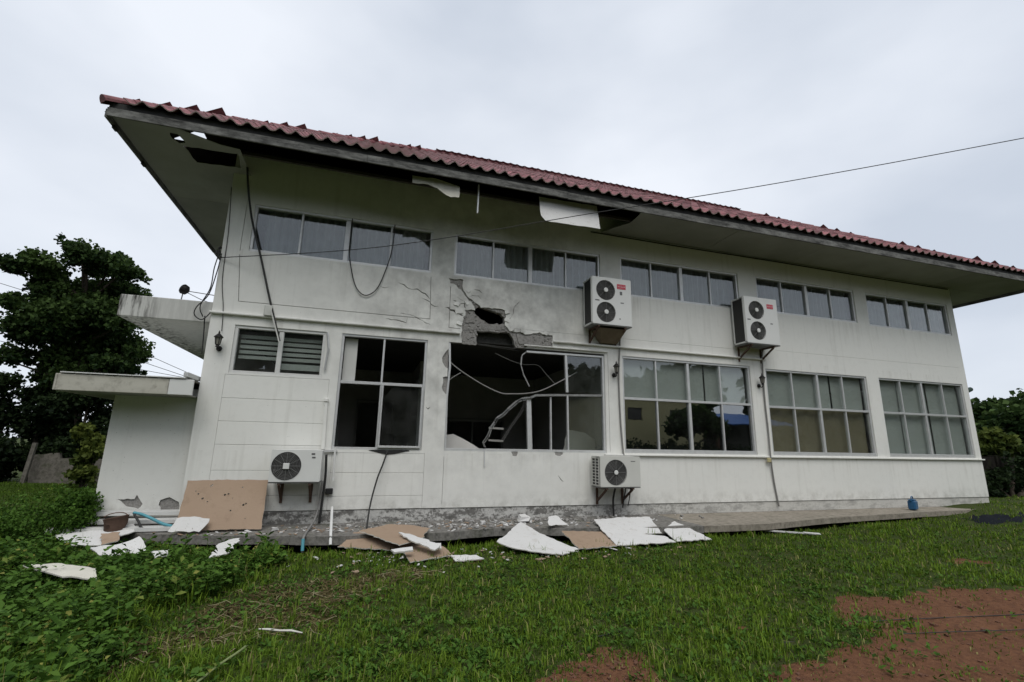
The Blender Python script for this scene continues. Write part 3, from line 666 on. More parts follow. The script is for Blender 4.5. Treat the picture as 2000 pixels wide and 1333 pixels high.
# roof ------------------------------------------------------------------
EY, EZ, XL, XR, YB, SL = -1.235, 5.642, -1.69, 19.15, 8.9, 0.696
YR = (EY + YB) / 2; D = YR - EY; ZR = EZ + SL * D; cs = 1 / math.hypot(1, SL); sn = SL * cs; LEN = D / cs
slopes = [((XL, EY, EZ), (1, 0, 0), (0, cs, sn), XR - XL), ((XR, EY, EZ), (0, 1, 0), (-cs, 0, sn), YB - EY), ((XR, YB, EZ), (-1, 0, 0), (0, -cs, sn), XR - XL), ((XL, YB, EZ), (0, -1, 0), (cs, 0, sn), YB - EY)]
SKYH = [rect(8.75, 9.05, .48, .92)]          # the torn spot in the end slope where sky shows through
m = MB()
for i, (o, ex, ey, L_) in enumerate(slopes):
    o = Vector(o); ex = Vector(ex); ey = Vector(ey); n = ex.cross(ey); k = D
    poly = [(.06, .05), (L_ - .06, .05), (L_ - k, LEN), (k, LEN)] if L_ > 2 * k + .1 else [(.06, .05), (L_ - .06, .05), (L_ / 2, LEN)]
    m.plate(poly, SKYH if i == 3 else [], .03, (o - n * .045, ex, ey, n))
roof = under(m.build('roof', 'timber_dark'))
TW, TE = 0.2211, 0.33
def tile_geo(full):
    m = MB(); nseg = 8; th = .017
    prof = [(TW * i / nseg, .058 * ((1 + math.cos(2 * math.pi * i / nseg)) / 2) ** 1.7 - .03) for i in range(nseg + 1)]
    v = [(a, -.03, b + .02) for a, b in prof] + [(a, .37, b + .004) for a, b in prof]
    n = len(prof); f = [(i, i + 1, i + 1 + n, i + n) for i in range(nseg)]; m.add(v, f); m.cur = 1
    v2 = [(a, -.03, b + .02) for a, b in prof] + [(a, -.03, b + .02 - th) for a, b in prof]
    m.add(v2, [(i + n, i + 1 + n, i + 1, i) for i in range(nseg)])
    if full:
        m.cur = 0; v3 = [(a, -.03, b + .02 - th) for a, b in prof] + [(a, .37, b + .004 - th) for a, b in prof]; m.add(v3, [(i + n, i + 1 + n, i + 1, i) for i in range(nseg)])
    return m
tg = tile_geo(True); tme = tg.build('tile', ['tile', 'tile_end'], smooth=False); tmesh = tme.data; bpy.data.objects.remove(tme)
lg = tile_geo(False); lv = np.array(lg.v); lf = lg.f; lmi = lg.mi
field = MB(); nt_ = 0; missing = {(0, 14), (1, 15)}
for si, (o, ex, ey, L_) in enumerate(slopes):
    o = Vector(o); ex = Vector(ex); ey = Vector(ey); n = ex.cross(ey); ncol = int(round(L_ / TW)); tw = L_ / ncol
    for j in range(int(LEN / TE) + 1):
        v0 = j * TE
        for c in range(ncol):
            a = c * tw; mid = a + tw / 2; lim = (v0 + (.20 if si in (1, 3) else .14)) * cs
            if mid < lim or mid > L_ - lim or v0 > LEN - .1: continue
            if si == 3 and 8.6 < mid < 9.12 and .25 < v0 < .95: continue
            jit = random.uniform(-.006, .006); lift = random.uniform(0, .008)
            if si == 0 and j < 3 and nt_ < 300:
                ob = bpy.data.objects.new('tile', tmesh); C.objects.link(ob); ob.parent = roof; nt_ += 1
                q = o + ex * a + ey * (v0 + jit) + n * lift; rr = random.uniform(-.02, .02)
                e1 = (ex + n * rr).normalized(); n1 = e1.cross(ey)
                ob.matrix_basis = Matrix(((e1.x, ey.x, n1.x, q.x), (e1.y, ey.y, n1.y, q.y), (e1.z, ey.z, n1.z, q.z), (0, 0, 0, 1)))
            else:
                q = o + ex * a + ey * (v0 + jit) + n * lift; b0 = len(field.v)
                field.v += [tuple(q + ex * x + ey * y + n * z) for x, y, z in lv]; field.f += [tuple(k + b0 for k in f) for f in lf]; field.mi += lmi
kind(under(field.build('tile_field', ['tile', 'tile_end']), roof), 'stuff')
caps = [((XL, EY, EZ), (XL + D, YR, ZR)), ((XR, EY, EZ), (XR - D, YR, ZR)), ((XL, YB, EZ), (XL + D, YR, ZR)), ((XR, YB, EZ), (XR - D, YR, ZR)), ((XL + D, YR, ZR), (XR - D, YR, ZR))]
for a, b in caps:
    a = Vector(a) + Vector((0, 0, -.055 if a[2] < 6 else .01)); b = Vector(b) + Vector((0, 0, .01)); d = (b - a).normalized(); a = a - d * (.02 if a.z < 6 else 0); n = int((b - a).length / .38); m = MB()
    sdv = d.cross(Vector((0, 0, 1))).normalized(); upn = sdv.cross(d)
    for i in range(n):
        p0 = a.lerp(b, i / n); p1 = a.lerp(b, (i + 1) / n) + d * .04; vs = []
        for p, r, up_ in ((p0, .078, .012), (p1, .070, 0.0)):
            for k in range(9):
                t = math.pi * (k / 8 * 1.2 - .1); vs.append(p + upn * up_ + sdv * r * math.cos(t) + upn * r * math.sin(t))
        fs = [(k, k + 1, k + 10, k + 9) for k in range(8)] + [tuple(range(9))]; m.add(vs, fs)
    under(m.build('ridge_cap', 'tile'), roof)
# fascia boards in lengths along each eave
def fascia(p, q, outv):
    p = Vector(p); q = Vector(q); outv = Vector(outv); n = max(2, int((q - p).length / 3.4)); d = (q - p) / n
    for i in range(n):
        a = p + d * i; b = p + d * (i + 1) - d.normalized() * .004; j = Vector((0, 0, random.uniform(-.006, .006)))
        m = MB(); m.bar(a + outv * .018 + Vector((0, 0, .055)) + j, b + outv * .018 + Vector((0, 0, .055)) + j, .03, .125); under(m.build('fascia_board', 'fascia'), roof)
        m = MB(); m.bar(a + outv * -.014 + Vector((0, 0, .165)), b + outv * -.014 + Vector((0, 0, .165)), .028, .12); under(m.build('fascia_backing', 'fascia_black'), roof)
FX0, FX1, FY0, FY1, FZ = -1.65, 19.1, -1.19, 8.8, 5.40
fascia((FX0, FY0, FZ), (FX1, FY0, FZ), (0, -1, 0)); fascia((FX0, FY1, FZ), (FX0, FY0, FZ), (-1, 0, 0)); fascia((FX1, FY0, FZ), (FX1, FY1, FZ), (1, 0, 0)); fascia((FX0, FY1, FZ), (FX1, FY1, FZ), (0, 1, 0))
for y in (-1.0, -.07):
    m = MB(); m.box(FX0 - .02, FX0 + .02, y, y + .1, 5.35, 5.392); under(m.build('splinter', 'fascia_black'), roof)
# rafters over the open stretch of eaves
for i in range(17):
    x = -.2 + i * 1.22
    if x > 18.5: break
    m = MB(); m.bar((x, -1.16, 5.545), (x, .4, 5.545 + 1.56 * SL), .05, .12, (0, 0, 1)); under(m.build('rafter', 'timber_dark'), roof)
for y, z in ((-.62, 5.50),):
    m = MB(); m.box(FX0 + .02, FX1 - .02, y - .025, y + .025, z, z + .05); under(m.build('batten', 'timber_dark'), roof)
# soffit sheets: the stretch in front of the first two bays has fallen
def soffit(poly, holes=(), seed=0):
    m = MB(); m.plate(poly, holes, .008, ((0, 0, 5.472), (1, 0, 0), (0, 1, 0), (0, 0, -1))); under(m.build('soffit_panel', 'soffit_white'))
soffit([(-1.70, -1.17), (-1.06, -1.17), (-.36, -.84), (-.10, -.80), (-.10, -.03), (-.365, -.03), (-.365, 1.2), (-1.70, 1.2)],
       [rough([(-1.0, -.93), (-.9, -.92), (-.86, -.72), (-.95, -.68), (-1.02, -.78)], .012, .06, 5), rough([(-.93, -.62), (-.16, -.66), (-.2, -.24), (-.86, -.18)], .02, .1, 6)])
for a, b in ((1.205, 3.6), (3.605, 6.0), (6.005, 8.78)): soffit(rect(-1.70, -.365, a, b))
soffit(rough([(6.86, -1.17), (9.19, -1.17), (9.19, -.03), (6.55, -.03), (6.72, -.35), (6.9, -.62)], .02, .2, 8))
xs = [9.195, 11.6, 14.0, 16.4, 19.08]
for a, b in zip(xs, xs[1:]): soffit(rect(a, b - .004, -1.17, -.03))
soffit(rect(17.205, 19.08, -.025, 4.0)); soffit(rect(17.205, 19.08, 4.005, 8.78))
# torn sheets hanging from the eave
m = MB(); m.plate(rough([(4.79, .0), (4.79, -.43), (4.83, -.49), (4.87, -.54), (5.94, -.52), (5.95, .02)], .006, .1, 9), [], .009, ((0, -1.02, 5.45), (1, 0, 0), (0, .24, .97), (0, -.97, .24))); under(m.build('hanging_soffit_sheet', 'gypsum_white'))
m = MB(); m.plate(rough([(2.53, -.03), (2.54, -.18), (2.80, -.16), (2.95, -.21), (3.10, -.32), (3.18, -.35), (3.32, -.33), (3.33, -.09), (2.93, -.01)], .01, .07, 10), [], .009, ((0, -1.02, 5.45), (1, 0, 0), (0, .2, .98), (0, -.98, .2))); under(m.build('hanging_soffit_sheet', 'gypsum_dirty'))
m = MB(); m.bar((3.67, -1.02, 5.47), (3.665, -1.0, 4.94), .022, .022); under(m.build('hanging_batten', 'aluminium'))

# side canopy slab
m = MB(); m.cbox(-1.62, -.372, .03, 5.6, 2.86, 3.2, .01); cano = under(m.build('canopy', 'stained_plaster'))

# ------------------------------------------------------------------ curtains and blinds behind the glass
def curtain(x0, x1, z0, z1, y, mat, name, label, cat, pleat=.13, amp=.05, gaps=(), group=None):
    m = MB(); n = int((x1 - x0) / .014); rd = random.Random(int(x0 * 100)); ph = 0; seg = []
    for i in range(n + 1):
        x = x0 + (x1 - x0) * i / n; ph += .014 / pleat * 2 * math.pi * rd.uniform(.5, 1.4)
        if any(a < x < b for a, b in gaps):
            if len(seg) > 2: strip(m, seg, z0, z1)
            seg = []; continue
        seg.append((x, y + amp * math.sin(ph)))
    if len(seg) > 2: strip(m, seg, z0, z1)
    tag(m.build(name, mat), label, cat, group)
def strip(m, seg, z0, z1):
    k = len(seg); v = [(x, y, z0) for x, y in seg] + [(x, y, z1) for x, y in seg] + [(x, y + .004, z0) for x, y in seg] + [(x, y + .004, z1) for x, y in seg]
    f = [(i, i + 1, i + 1 + k, i + k) for i in range(k - 1)] + [(i + 2 * k + 1, i + 2 * k, i + 3 * k, i + 3 * k + 1) for i in range(k - 1)]; m.add(v, f)
G1 = 'curtains behind the upper storey windows'
cl = ['pleated grey curtain behind the upper window nearest the leftmost roof corner', 'pleated grey curtain behind the upper window above the broken wall hole', 'pleated grey curtain in the upper window between the two tall air conditioners', 'pleated grey curtain in the upper window partly behind the farther tall air conditioner', 'pleated grey curtain behind the upper window nearest the far right corner']
gp = [[(.05, .2), (2.93, 3.0)], [(3.55, 3.62), (6.38, 6.46)], [(7.0, 7.12), (9.88, 9.95)], [(10.6, 10.9)], [(14.0, 14.05), (15.4, 15.5)]]
for i, w in enumerate(UPP): curtain(w[0] + .05, w[1] - .05, w[2] - .05, w[3] + .1, .2, 'curtain', 'curtain', cl[i], 'curtain', gaps=gp[i], group=G1)
curtain(7.0, 10.08, 2.02, 2.86, .13, 'blind_grey', 'roller_blind', 'grey roller blind in upper panes above the dark reflecting panes', 'blind', .5, .004, [(9.0, 9.025)], 'grey roller blinds')
curtain(10.6, 13.55, 2.0, 2.84, .13, 'blind_grey', 'roller_blind', 'grey roller blind above the brown cloth in the fourth ground floor window', 'blind', .5, .004, [(12.55, 12.59)], 'grey roller blinds')
curtain(10.6, 13.55, .96, 1.97, .14, 'blind_brown', 'curtain', 'brown cloth hanging behind the lower panes beside the grey blinded end window', 'curtain', .4, .012)
curtain(14.05, 16.95, .96, 2.84, .13, 'blind_grey', 'roller_blind', 'full height grey blind in the ground floor window at the far right corner', 'blind', .5, .005, [(15.78, 15.82), (14.77, 14.79)], 'grey roller blinds')
vb = empty('slatted_blind', (.69, .14, 2.8)); tag(vb, 'half lowered slatted blind behind the small high window beside the wall lantern', 'blind')
for k in range(5):
    m = MB(); m.bar((-.62, 0, -.1 - .085 * k), (.62, 0, -.1 - .085 * k), .02, .055); m.build('slat', 'blind_grey', vb)
m = MB(); m.bar((.02, 0, -.56), (.62, 0, -.56), .02, .10); m.build('bottom_rail', 'blind_grey', vb)
m = MB(); m.box(1.67, 1.88, .12, .135, 2.06, 2.80); tag(m.build('curtain', 'blind_grey'), 'narrow pale strip of cloth in the upper corner of the glassless window', 'curtain')
m = MB(); m.box(2.36, 3.0, .10, .11, .99, 1.99); 
# fallen sheets inside the wrecked room
m = MB(); m.plate(rough([(5.91, -.25), (6.09, .39), (6.49, .33), (6.7, .2), (6.7, -.25)], .01, .1, 40), [], .012, ((0, .7, 1.0), (1, 0, 0), (0, .2, .98), (0, -1, .2))); tag(m.build('fallen_board', 'room_trim'), 'pale board slumped inside behind the surviving pane of the wrecked window', 'board')
m = MB(); m.plate(rough([(3.5, -.3), (3.55, .22), (3.68, .24), (3.85, .16), (4.15, -.02), (4.2, -.3)], .01, .1, 41), [], .012, ((0, .4, 1.0), (1, 0, 0), (0, .3, .95), (0, -1, .3))); tag(m.build('fallen_board', 'room_wall'), 'dusty broken board lying inside the bottom corner of the wrecked window opening', 'board')

# ------------------------------------------------------------------ lean-to outbuilding beside the main wall
A = empty('outbuilding', (-.9, .3, -.2))
tag(A, 'low white lean-to with flat eaves against the end of the main building', 'outbuilding')
PATCH = [rough([(-1.19, .19), (-.98, .19), (-.96, .25), (-.87, .12), (-.92, .05), (-1.07, .09)], .008, .04, 50), rough([(-.67, .1), (-.66, .17), (-.55, .21), (-.42, .14), (-.40, .03), (-.63, .02)], .008, .04, 51)]
def ap(m, n, mt): o = m.build(n, mt, A); o.matrix_parent_inverse = Matrix.Translation((.9, -.3, .2)); return o
m = MB(); m.plate([(-1.46, -.06), (-.375, -.06), (-.375, 1.8), (-1.46, 1.8)], PATCH, .02, FR(.1)); ap(m, 'plaster_skin', 'plaster')
m = MB(); m.box(-1.45, -.38, .122, 2.6, -.2, 1.8); m.box(-1.46, -.375, .09, .12, -.2, -.063); ap(m, 'wall', 'raw_concrete')
m = MB(); m.plate([(-1.9, -.45), (-.375, -.45), (-.375, 2.7), (-1.9, 2.7)], [], .02, ((0, 0, 1.90), (1, 0, 0), (0, 1, 0.0), (0, 0, 1))); ap(m, 'roof', 'old_wall')
m = MB(); m.cbox(-1.9, -.61, -.48, -.452, 1.66, 1.885, .006); ap(m, 'fascia_board', 'weathered_cream')
m = MB(); m.cbox(-.605, -.30, -.482, -.452, 1.66, 1.885, .006); ap(m, 'fascia_board', 'cas_white')
m = MB(); m.cbox(-1.93, -1.902, -.48, 2.7, 1.66, 1.885, .006); ap(m, 'fascia_board', 'weathered_cream')
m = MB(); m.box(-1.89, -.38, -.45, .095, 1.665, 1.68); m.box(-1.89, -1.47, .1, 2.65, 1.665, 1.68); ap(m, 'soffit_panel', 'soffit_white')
for i in range(9):
    x = -1.88 + i * .164; m = MB(); m.bar((x + .085, -.50, 1.905), (x + .085, 2.7, 1.93), .157, .014, (0, 0, 1)); ap(m, 'roof_sheet', 'white_frame')
m = MB(); m.cbox(-.44, -.378, -.5, .05, 1.92, 1.99, .005); ap(m, 'flashing', 'aluminium')

# ------------------------------------------------------------------ air conditioners
def fan(m_parent, cx, cz, r, yf, hub, spokes=0):
    """recessed fan with ring guard; returns nothing, parts hang under m_parent"""
    m = MB(); m.lathe([(r + .004, -.03), (r + .004, -.12), (.01, -.121)], 28, (cx, yf, cz), 'y'); g = m.build('fan_recess', 'fan_dark', m_parent)
    m = MB()
    for k in range(3):
        t = k * 2 * math.pi / 3 + .4; vs = []
        for i in range(5):
            a = t + i * .27
            for q, dy in ((r * .22, .05), (r * .93, .075 - .014 * i)): vs.append((cx + q * math.cos(a), yf + dy, cz + q * math.sin(a)))
        m.add(vs, [(2 * i, 2 * i + 1, 2 * i + 3, 2 * i + 2) for i in range(4)])
    m.lathe([(r * .22, -.03), (r * .22, -.08)], 14, (cx, yf, cz), 'y'); m.build('fan_blades', 'fan_blade', g)
    m = MB()
    for k in range(1, 9):
        q = r * (.2 + .8 * k / 8.2); m.tube([(cx + q * math.cos(t), yf - .004, cz + q * math.sin(t)) for t in [2 * math.pi * i / 28 for i in range(29)]], .0026, 4, False)
    for k in range(spokes or 8):
        t = 2 * math.pi * k / (spokes or 8); m.tube([(cx + r * .15 * math.cos(t), yf - .008, cz + r * .15 * math.sin(t)), (cx + r * math.cos(t), yf - .006, cz + r * math.sin(t))], .0034, 4)
    m.build('fan_guard', 'fan_wire', g)
    m = MB(); m.lathe([(hub, .006), (hub, .018), (hub * .8, .022)], 14, (cx, yf, cz), 'y') if spokes != 12 else m.cbox(cx - hub, cx + hub, yf - .022, yf - .006, cz - hub, cz + hub, .004)
    m.build('hub_badge', 'cas_white', g)
def aircon(x0, x1, z0, z1, yf, yb, fans, label, mat='cas_white', spokes=0, hub=.04, grille='l', brk=True, rot=None, badge=None, marks=()):
    w = x1 - x0; h = z1 - z0; d = yb - yf
    E_ = empty('air_conditioner', (x0, yf, z0) if rot is None else rot[0]); tag(E_, label, 'air conditioner', 'outdoor air conditioner units on the walls')
    if rot: E_.rotation_euler.z = rot[1]
    m = MB(); m.plate([(.012, .02), (w - .012, .02), (w, .032), (w, h - .012), (w - .012, h), (.012, h), (0, h - .012), (0, .032)], [circ(fx, fz, fr) for fx, fz, fr in fans], .03, ((0, 0, 0), (1, 0, 0), (0, 0, 1), (0, -1, 0)))
    m.cbox(0, w, .031 + (.13 if fans else 0), d, .02, h, .008); m.box(.001, w - .001, .03, .17, h - .02, h - .004); m.box(.001, w - .001, .03, .17, .022, .04); m.box(w - .02, w - .003, .03, .17, .03, h - .02)
    if grille != 'l': m.box(.003, .02, .03, .17, .03, h - .02)
    m.build('casing', mat, E_)
    for fx, fz, fr in fans: fan(E_, fx, fz, fr, 0, hub, spokes)
    m = MB()
    if grille == 'l':
        m.box(-.001, .02, .05, d - .03, .05, h - .04); m.build('coil', 'fan_dark', E_); m = MB()
        if w > .75 and h > .8:
            m.box(-.012, .0, .02, .05, .03, h); m.box(-.012, .0, d - .03, d, .03, h); m.box(-.012, 0, .02, d, .02, .05)
        else:
            n = 9
            for k in range(n + 1): m.box(-.01, -.002, .04, d - .02, .04 + (h - .08) * k / n - .006, .04 + (h - .08) * k / n + .006)
            for k in range(3): m.box(-.012, -.001, .05 + k * (d - .1) / 2 - .008, .05 + k * (d - .1) / 2 + .008, .035, h - .03)
        m.build('side_guard', mat, E_)
    m = MB(); m.box(.0, w, .01, d, .0, .018); m.build('base_tray', 'fan_wire', E_)
    for bx in (.14, w - .14):
        m = MB(); m.box(bx - .02, bx + .02, .02, d + yb * -1 - .03 if False else d + .09, -.03, -.002)
        m.bar((bx, .06, -.035), (bx, d + .06, -.26), .03, .03, (1, 0, 0)); m.box(bx - .02, bx + .02, d + .05, d + .09, -.32, -.031)
        m.build('bracket', 'fan_wire' if not brk else 'rust_brown', E_)
    if badge:
        bx, bz, bw, bh = badge; m = MB(); m.box(bx, bx + bw, -.004, .0, bz, bz + bh); b = m.build('badge', 'badge_red', E_)
        m = MB()
        for r_, (zz, hh, runs) in enumerate(((.72, .035, ((.06, .18), (.26, .62), (.68, .94))), (.42, .13, ((.08, .2), (.26, .36), (.42, .56), (.62, .74), (.8, .92))), (.14, .03, ((.06, .94),)))):
            for a, c in runs: m.box(bx + bw * a, bx + bw * c, -.006, -.0042, bz + bh * zz, bz + bh * (zz + hh))
        m.build('badge_lettering', 'print_white', b)
    for mx_, mz_, mw_, mh_ in marks:
        m = MB(); m.box(mx_, mx_ + mw_, -.003, .0, mz_, mz_ + mh_); m.build('sticker', 'print_grey', E_)
    return E_
aircon(6.10, 6.95, 3.33, 4.30, -.46, -.09, [(.29, .71, .205), (.29, .265, .205)], 'tall two fan air conditioner on the wall nearer the broken hole', hub=.045, badge=(.54, .76, .19, .10), marks=[(.06, .478, .09, .022), (.61, .47, .07, .018), (.57, .14, .03, .02), (.6, .64, .05, .07)])
aircon(9.72, 10.6, 3.25, 4.30, -.46, -.09, [(.31, .76, .205), (.31, .30, .205)], 'tall two fan air conditioner farther from the broken hole', hub=.045, badge=(.60, .82, .17, .10), marks=[(.05, .52, .08, .024), (.66, .47, .06, .022)])
aircon(.83, 1.53, .44, .92, -.46, -.10, [(.22, .245, .205)], 'low single fan air conditioner beside the leaning brown board', hub=.042, spokes=12, grille='n', marks=[(.55, .41, .05, .025), (.56, .36, .05, .022)])
aircon(6.19, 7.0, .33, .885, -.46, -.10, [(.31, .27, .225)], 'low single fan air conditioner under the pier with a lantern', 'cas_cream', hub=.04, spokes=0, marks=[(.62, .46, .09, .012)])
aircon(0, .75, 0, .36, 0, .3, [(.25, .18, .15)], 'air conditioner peeking out past the far right corner of the building', 'cas_white', rot=((17.62, .35, .55), R(90)), hub=.03)

m = MB(); m.add([(6.28, -.40, 3.29), (6.86, -.40, 3.29), (6.86, -.035, 3.29), (6.28, -.035, 3.29), (6.45, -.12, 3.06), (6.80, -.12, 3.06), (6.80, -.035, 3.06), (6.45, -.035, 3.06)], [(0, 1, 2, 3), (7, 6, 5, 4), (0, 4, 5, 1), (1, 5, 6, 2), (2, 6, 7, 3), (3, 7, 4, 0)])
tag(m.build('drip_box', 'drip_brown'), 'brown stained box tapering below the nearer tall air conditioner', 'box')

# ------------------------------------------------------------------ wall lanterns
def lantern(loc, rz, label):
    E_ = empty('wall_lantern', loc); E_.rotation_euler.z = rz; tag(E_, label, 'wall lamp', 'black carriage lanterns on the wall')
    m = MB(); m.lathe([(.03, 0), (.042, .004), (.042, .02), (.02, .035)], 12, (0, 0, .04), 'y'); m.build('wall_plate', 'black_iron', E_)
    m = MB(); m.tube(spline([(0, -.02, .04), (0, -.07, .0), (0, -.11, .015), (0, -.12, .05)], 5), .009, 6); m.lathe([(.012, 0), (.03, .012), (.022, .03), (.034, .045)], 10, (0, -.12, .04)); m.build('arm', 'black_iron', E_)
    m = MB(); m.lathe([(.03, .085), (.048, .20)], 6, (0, -.12, 0)); m.build('glass_body', 'lamp_glass', E_)
    m = MB()
    for k in range(6):
        t = k * math.pi / 3; m.tube([(.032 * math.cos(t), -.12 + .032 * math.sin(t), .085), (.05 * math.cos(t), -.12 + .05 * math.sin(t), .2)], .005, 4)
    m.lathe([(.068, .198), (.064, .208), (.03, .245), (.012, .262), (.014, .275), (.003, .31)], 12, (0, -.12, 0)); m.build('cage', 'black_iron', E_)
lantern((-.17, -.03, 2.40), 0, 'black lantern on the pier beside the small high window')
lantern((6.75, -.03, 2.40), 0, 'black lantern beside the wrecked window, under the nearer tall air conditioner')
lantern((10.32, -.03, 2.38), 0, 'black lantern under the farther tall air conditioner')
lantern((17.23, .25, 2.42), R(90), 'black lantern on the far corner of the building against the sky')
m = MB(); m.tube([(17.42, .25, 2.64), (17.62, .24, 2.70), (17.78, .24, 2.76)], [.03, .055, .06], 10); tag(m.build('spotlight', 'green_paint'), 'small dark green spotlight pointing outward beside the far corner lantern', 'spotlight')

# ------------------------------------------------------------------ cables and pipes
def cable(name, pts, r, mat, label, cat='cable', group=None, sm=8):
    m = MB(); m.tube(spline(pts, sm), r, 6); return tag(m.build(name, mat, smooth=True), label, cat, group)
cable('hanging_cable', [(-.10, -.3, 5.47), (-.05, -.25, 5.1), (.04, -.12, 4.62), (.24, -.10, 4.01), (.45, -.10, 3.33), (.68, -.10, 2.62)], .017, 'cable_black', 'thick dark cable trailing down from the roof corner onto the small high window')
m = MB(); m.cbox(.40, .52, -.12, -.07, 3.02, 3.2, .01); m.bar((.5, -.13, 3.12), (.68, -.11, 2.6), .03, .02); tag(m.build('cable_sleeve', 'cas_cream'), 'pale torn sleeve round the hanging cable at the ledge', 'cable')
cable('hanging_cable', [(1.6, -.05, 4.95), (1.60, -.07, 4.5), (1.61, -.06, 4.24), (1.71, -.06, 3.82), (1.81, -.06, 3.62), (1.95, -.06, 3.55), (2.11, -.06, 3.68), (2.22, -.06, 3.98), (2.32, -.06, 4.44), (2.34, -.06, 4.95)], .009, 'cable_black', 'black cable sagging in a loop below the first upper window')
wire_p = [(-.34, -.06, 3.93), (2.2, -.95, 4.13), (5.38, -2.0, 4.8 - .06), (8.2, -3.1, 5.22), (11.42, -4.5, 5.79), (16, -6.4, 6.7), (22, -9, 8.0)]
cable('overhead_wire', wire_p, .0065, 'cable_black', 'thin black service wire rising from the wall corner past the roof edge')
cable('soffit_wire', [(6.3, -.05, 5.44), (8.5, -.05, 5.43), (10.94, -.05, 5.44), (14, -.05, 5.43), (17.1, -.05, 5.44)], .013, 'cable_black', 'black wire clipped along the top of the wall under the eaves')
cable('wall_wire', [(-.36, -.04, 5.2), (-.30, -.04, 4.4), (-.28, -.04, 3.6), (-.2, -.05, 3.1), (-.17, -.05, 2.72)], .006, 'cable_black', 'thin wire running down the corner pier to the lantern')
cable('broken_cable', [(3.48, .02, 2.5), (3.51, .0, 2.46), (3.72, -.02, 2.31), (4.08, -.03, 2.11), (4.42, -.03, 1.975), (4.63, -.03, 1.965), (4.94, -.03, 1.99), (5.25, -.02, 2.07), (5.68, .0, 2.29), (6.01, .1, 2.47)], .012, 'cable_grey', 'thick grey cable sagging across the wrecked window opening')
cable('broken_cable', [(3.46, .02, 2.13), (3.54, .0, 2.21), (3.68, -.01, 2.3)], .009, 'cable_grey', 'short grey cable branching to the chipped jamb of the wrecked window')
cable('broken_cable', [(4.4, .35, 2.78), (4.74, .3, 2.64), (5.0, .3, 2.59), (5.27, .3, 2.59), (5.45, .3, 2.42), (5.65, .35, 2.25)], .008, 'cable_grey', 'thin grey wire dangling inside the top of the wrecked window')
cable('ground_cable', [(2.5, -.06, .91), (2.44, -.1, .7), (2.37, -.12, .48), (2.3, -.2, .15), (2.27, -.35, -.1), (2.26, -.6, -.19)], .013, 'cable_black', 'dark cable hanging from the glassless window sill to the apron')
m = MB(); m.plate(rough([(2.2, .925), (2.3, .90), (2.42, .872), (2.5, .858), (2.62, .868), (2.85, .915), (2.86, .928)], .008, .05, 77), [], .01, FR(-.034)); tag(m.build('shadow_peel_strip', 'rubber_and_shadow'), 'jagged black strip standing for shadow and peel under the glassless window sill', 'strip')  # black plate stands in for shadow and peeling below the sash
cable('conduit_pipe', [(6.91, -.06, 3.32), (6.89, -.06, 3.0), (6.85, -.055, 2.4), (6.86, -.05, 1.6), (6.89, -.06, 1.0), (6.9, -.07, .9)], .016, 'cable_grey', 'grey pipe running down the pier from the nearer tall air conditioner')
cable('conduit_pipe', [(10.5, -.06, 3.24), (10.46, -.06, 3.0), (10.43, -.055, 2.2), (10.44, -.055, 1.4), (10.42, -.07, .88), (10.46, -.055, .4), (10.53, -.05, -.1)], .017, 'cable_grey', 'grey pipe running down the pier from the farther tall air conditioner')
m = MB(); m.cbox(10.3, 10.4, -.11, -.075, .79, .88, .01); tag(m.build('junction_box', 'yellow_cap'), 'small yellowed junction box on the sill ledge beside the grey pipe', 'box')
for pts, lb in (([(-.34, -.06, 4.0), (-.35, -.1, 3.69), (-.43, -.05, 3.3), (-.57, -.04, 3.08), (-.58, -.04, 2.95), (-.46, -.06, 2.88), (-.36, -.05, 3.01)], 'looped black wire on the wall corner, lower loop beside the side canopy'), ([(-.37, -.05, 4.05), (-.41, -.06, 3.75), (-.42, -.06, 3.4), (-.52, -.05, 3.1), (-.46, -.05, 2.93)], 'straighter black wire hanging beside the wall corner above the side canopy'), ([(-.44, -.03, 2.95), (-.42, .0, 2.6), (-.41, .01, 2.35)], 'short black wire under the side canopy at the wall corner')):
    cable('corner_wire', pts, .009, 'cable_black', lb)
m = MB(); m.cbox(-.43, -.37, -.06, .0, 3.98, 4.06, .01); m.tube([(-.40, -.04, 4.08), (-.37, -.03, 4.12)], .02, 6); tag(m.build('wire_anchor', 'black_iron'), 'black wire anchor at the wall corner under the eaves', 'bracket')
FL = empty('floodlight', (-.87, .25, 3.2)); tag(FL, 'small black floodlight on thin arms above the side canopy', 'floodlight')
m = MB(); m.lathe([(.03, -.06), (.075, -.03), (.085, .03), (.07, .05)], 14, (0, 0, 0.0), 'z')
o = m.build('lamp_head', 'black_iron', FL); o.location = (0, 0, .22); o.rotation_euler = (0, R(-65), 0)
m = MB(); m.tube([(.05, 0, .2), (.45, 0, .17)], .007, 5); m.tube([(.05, 0, .17), (.25, 0, .08), (.45, 0, .02)], .006, 5); m.tube([(-.02, 0, .15), (-.03, 0, .01)], .009, 5); m.build('support_arm', 'fan_wire', FL)
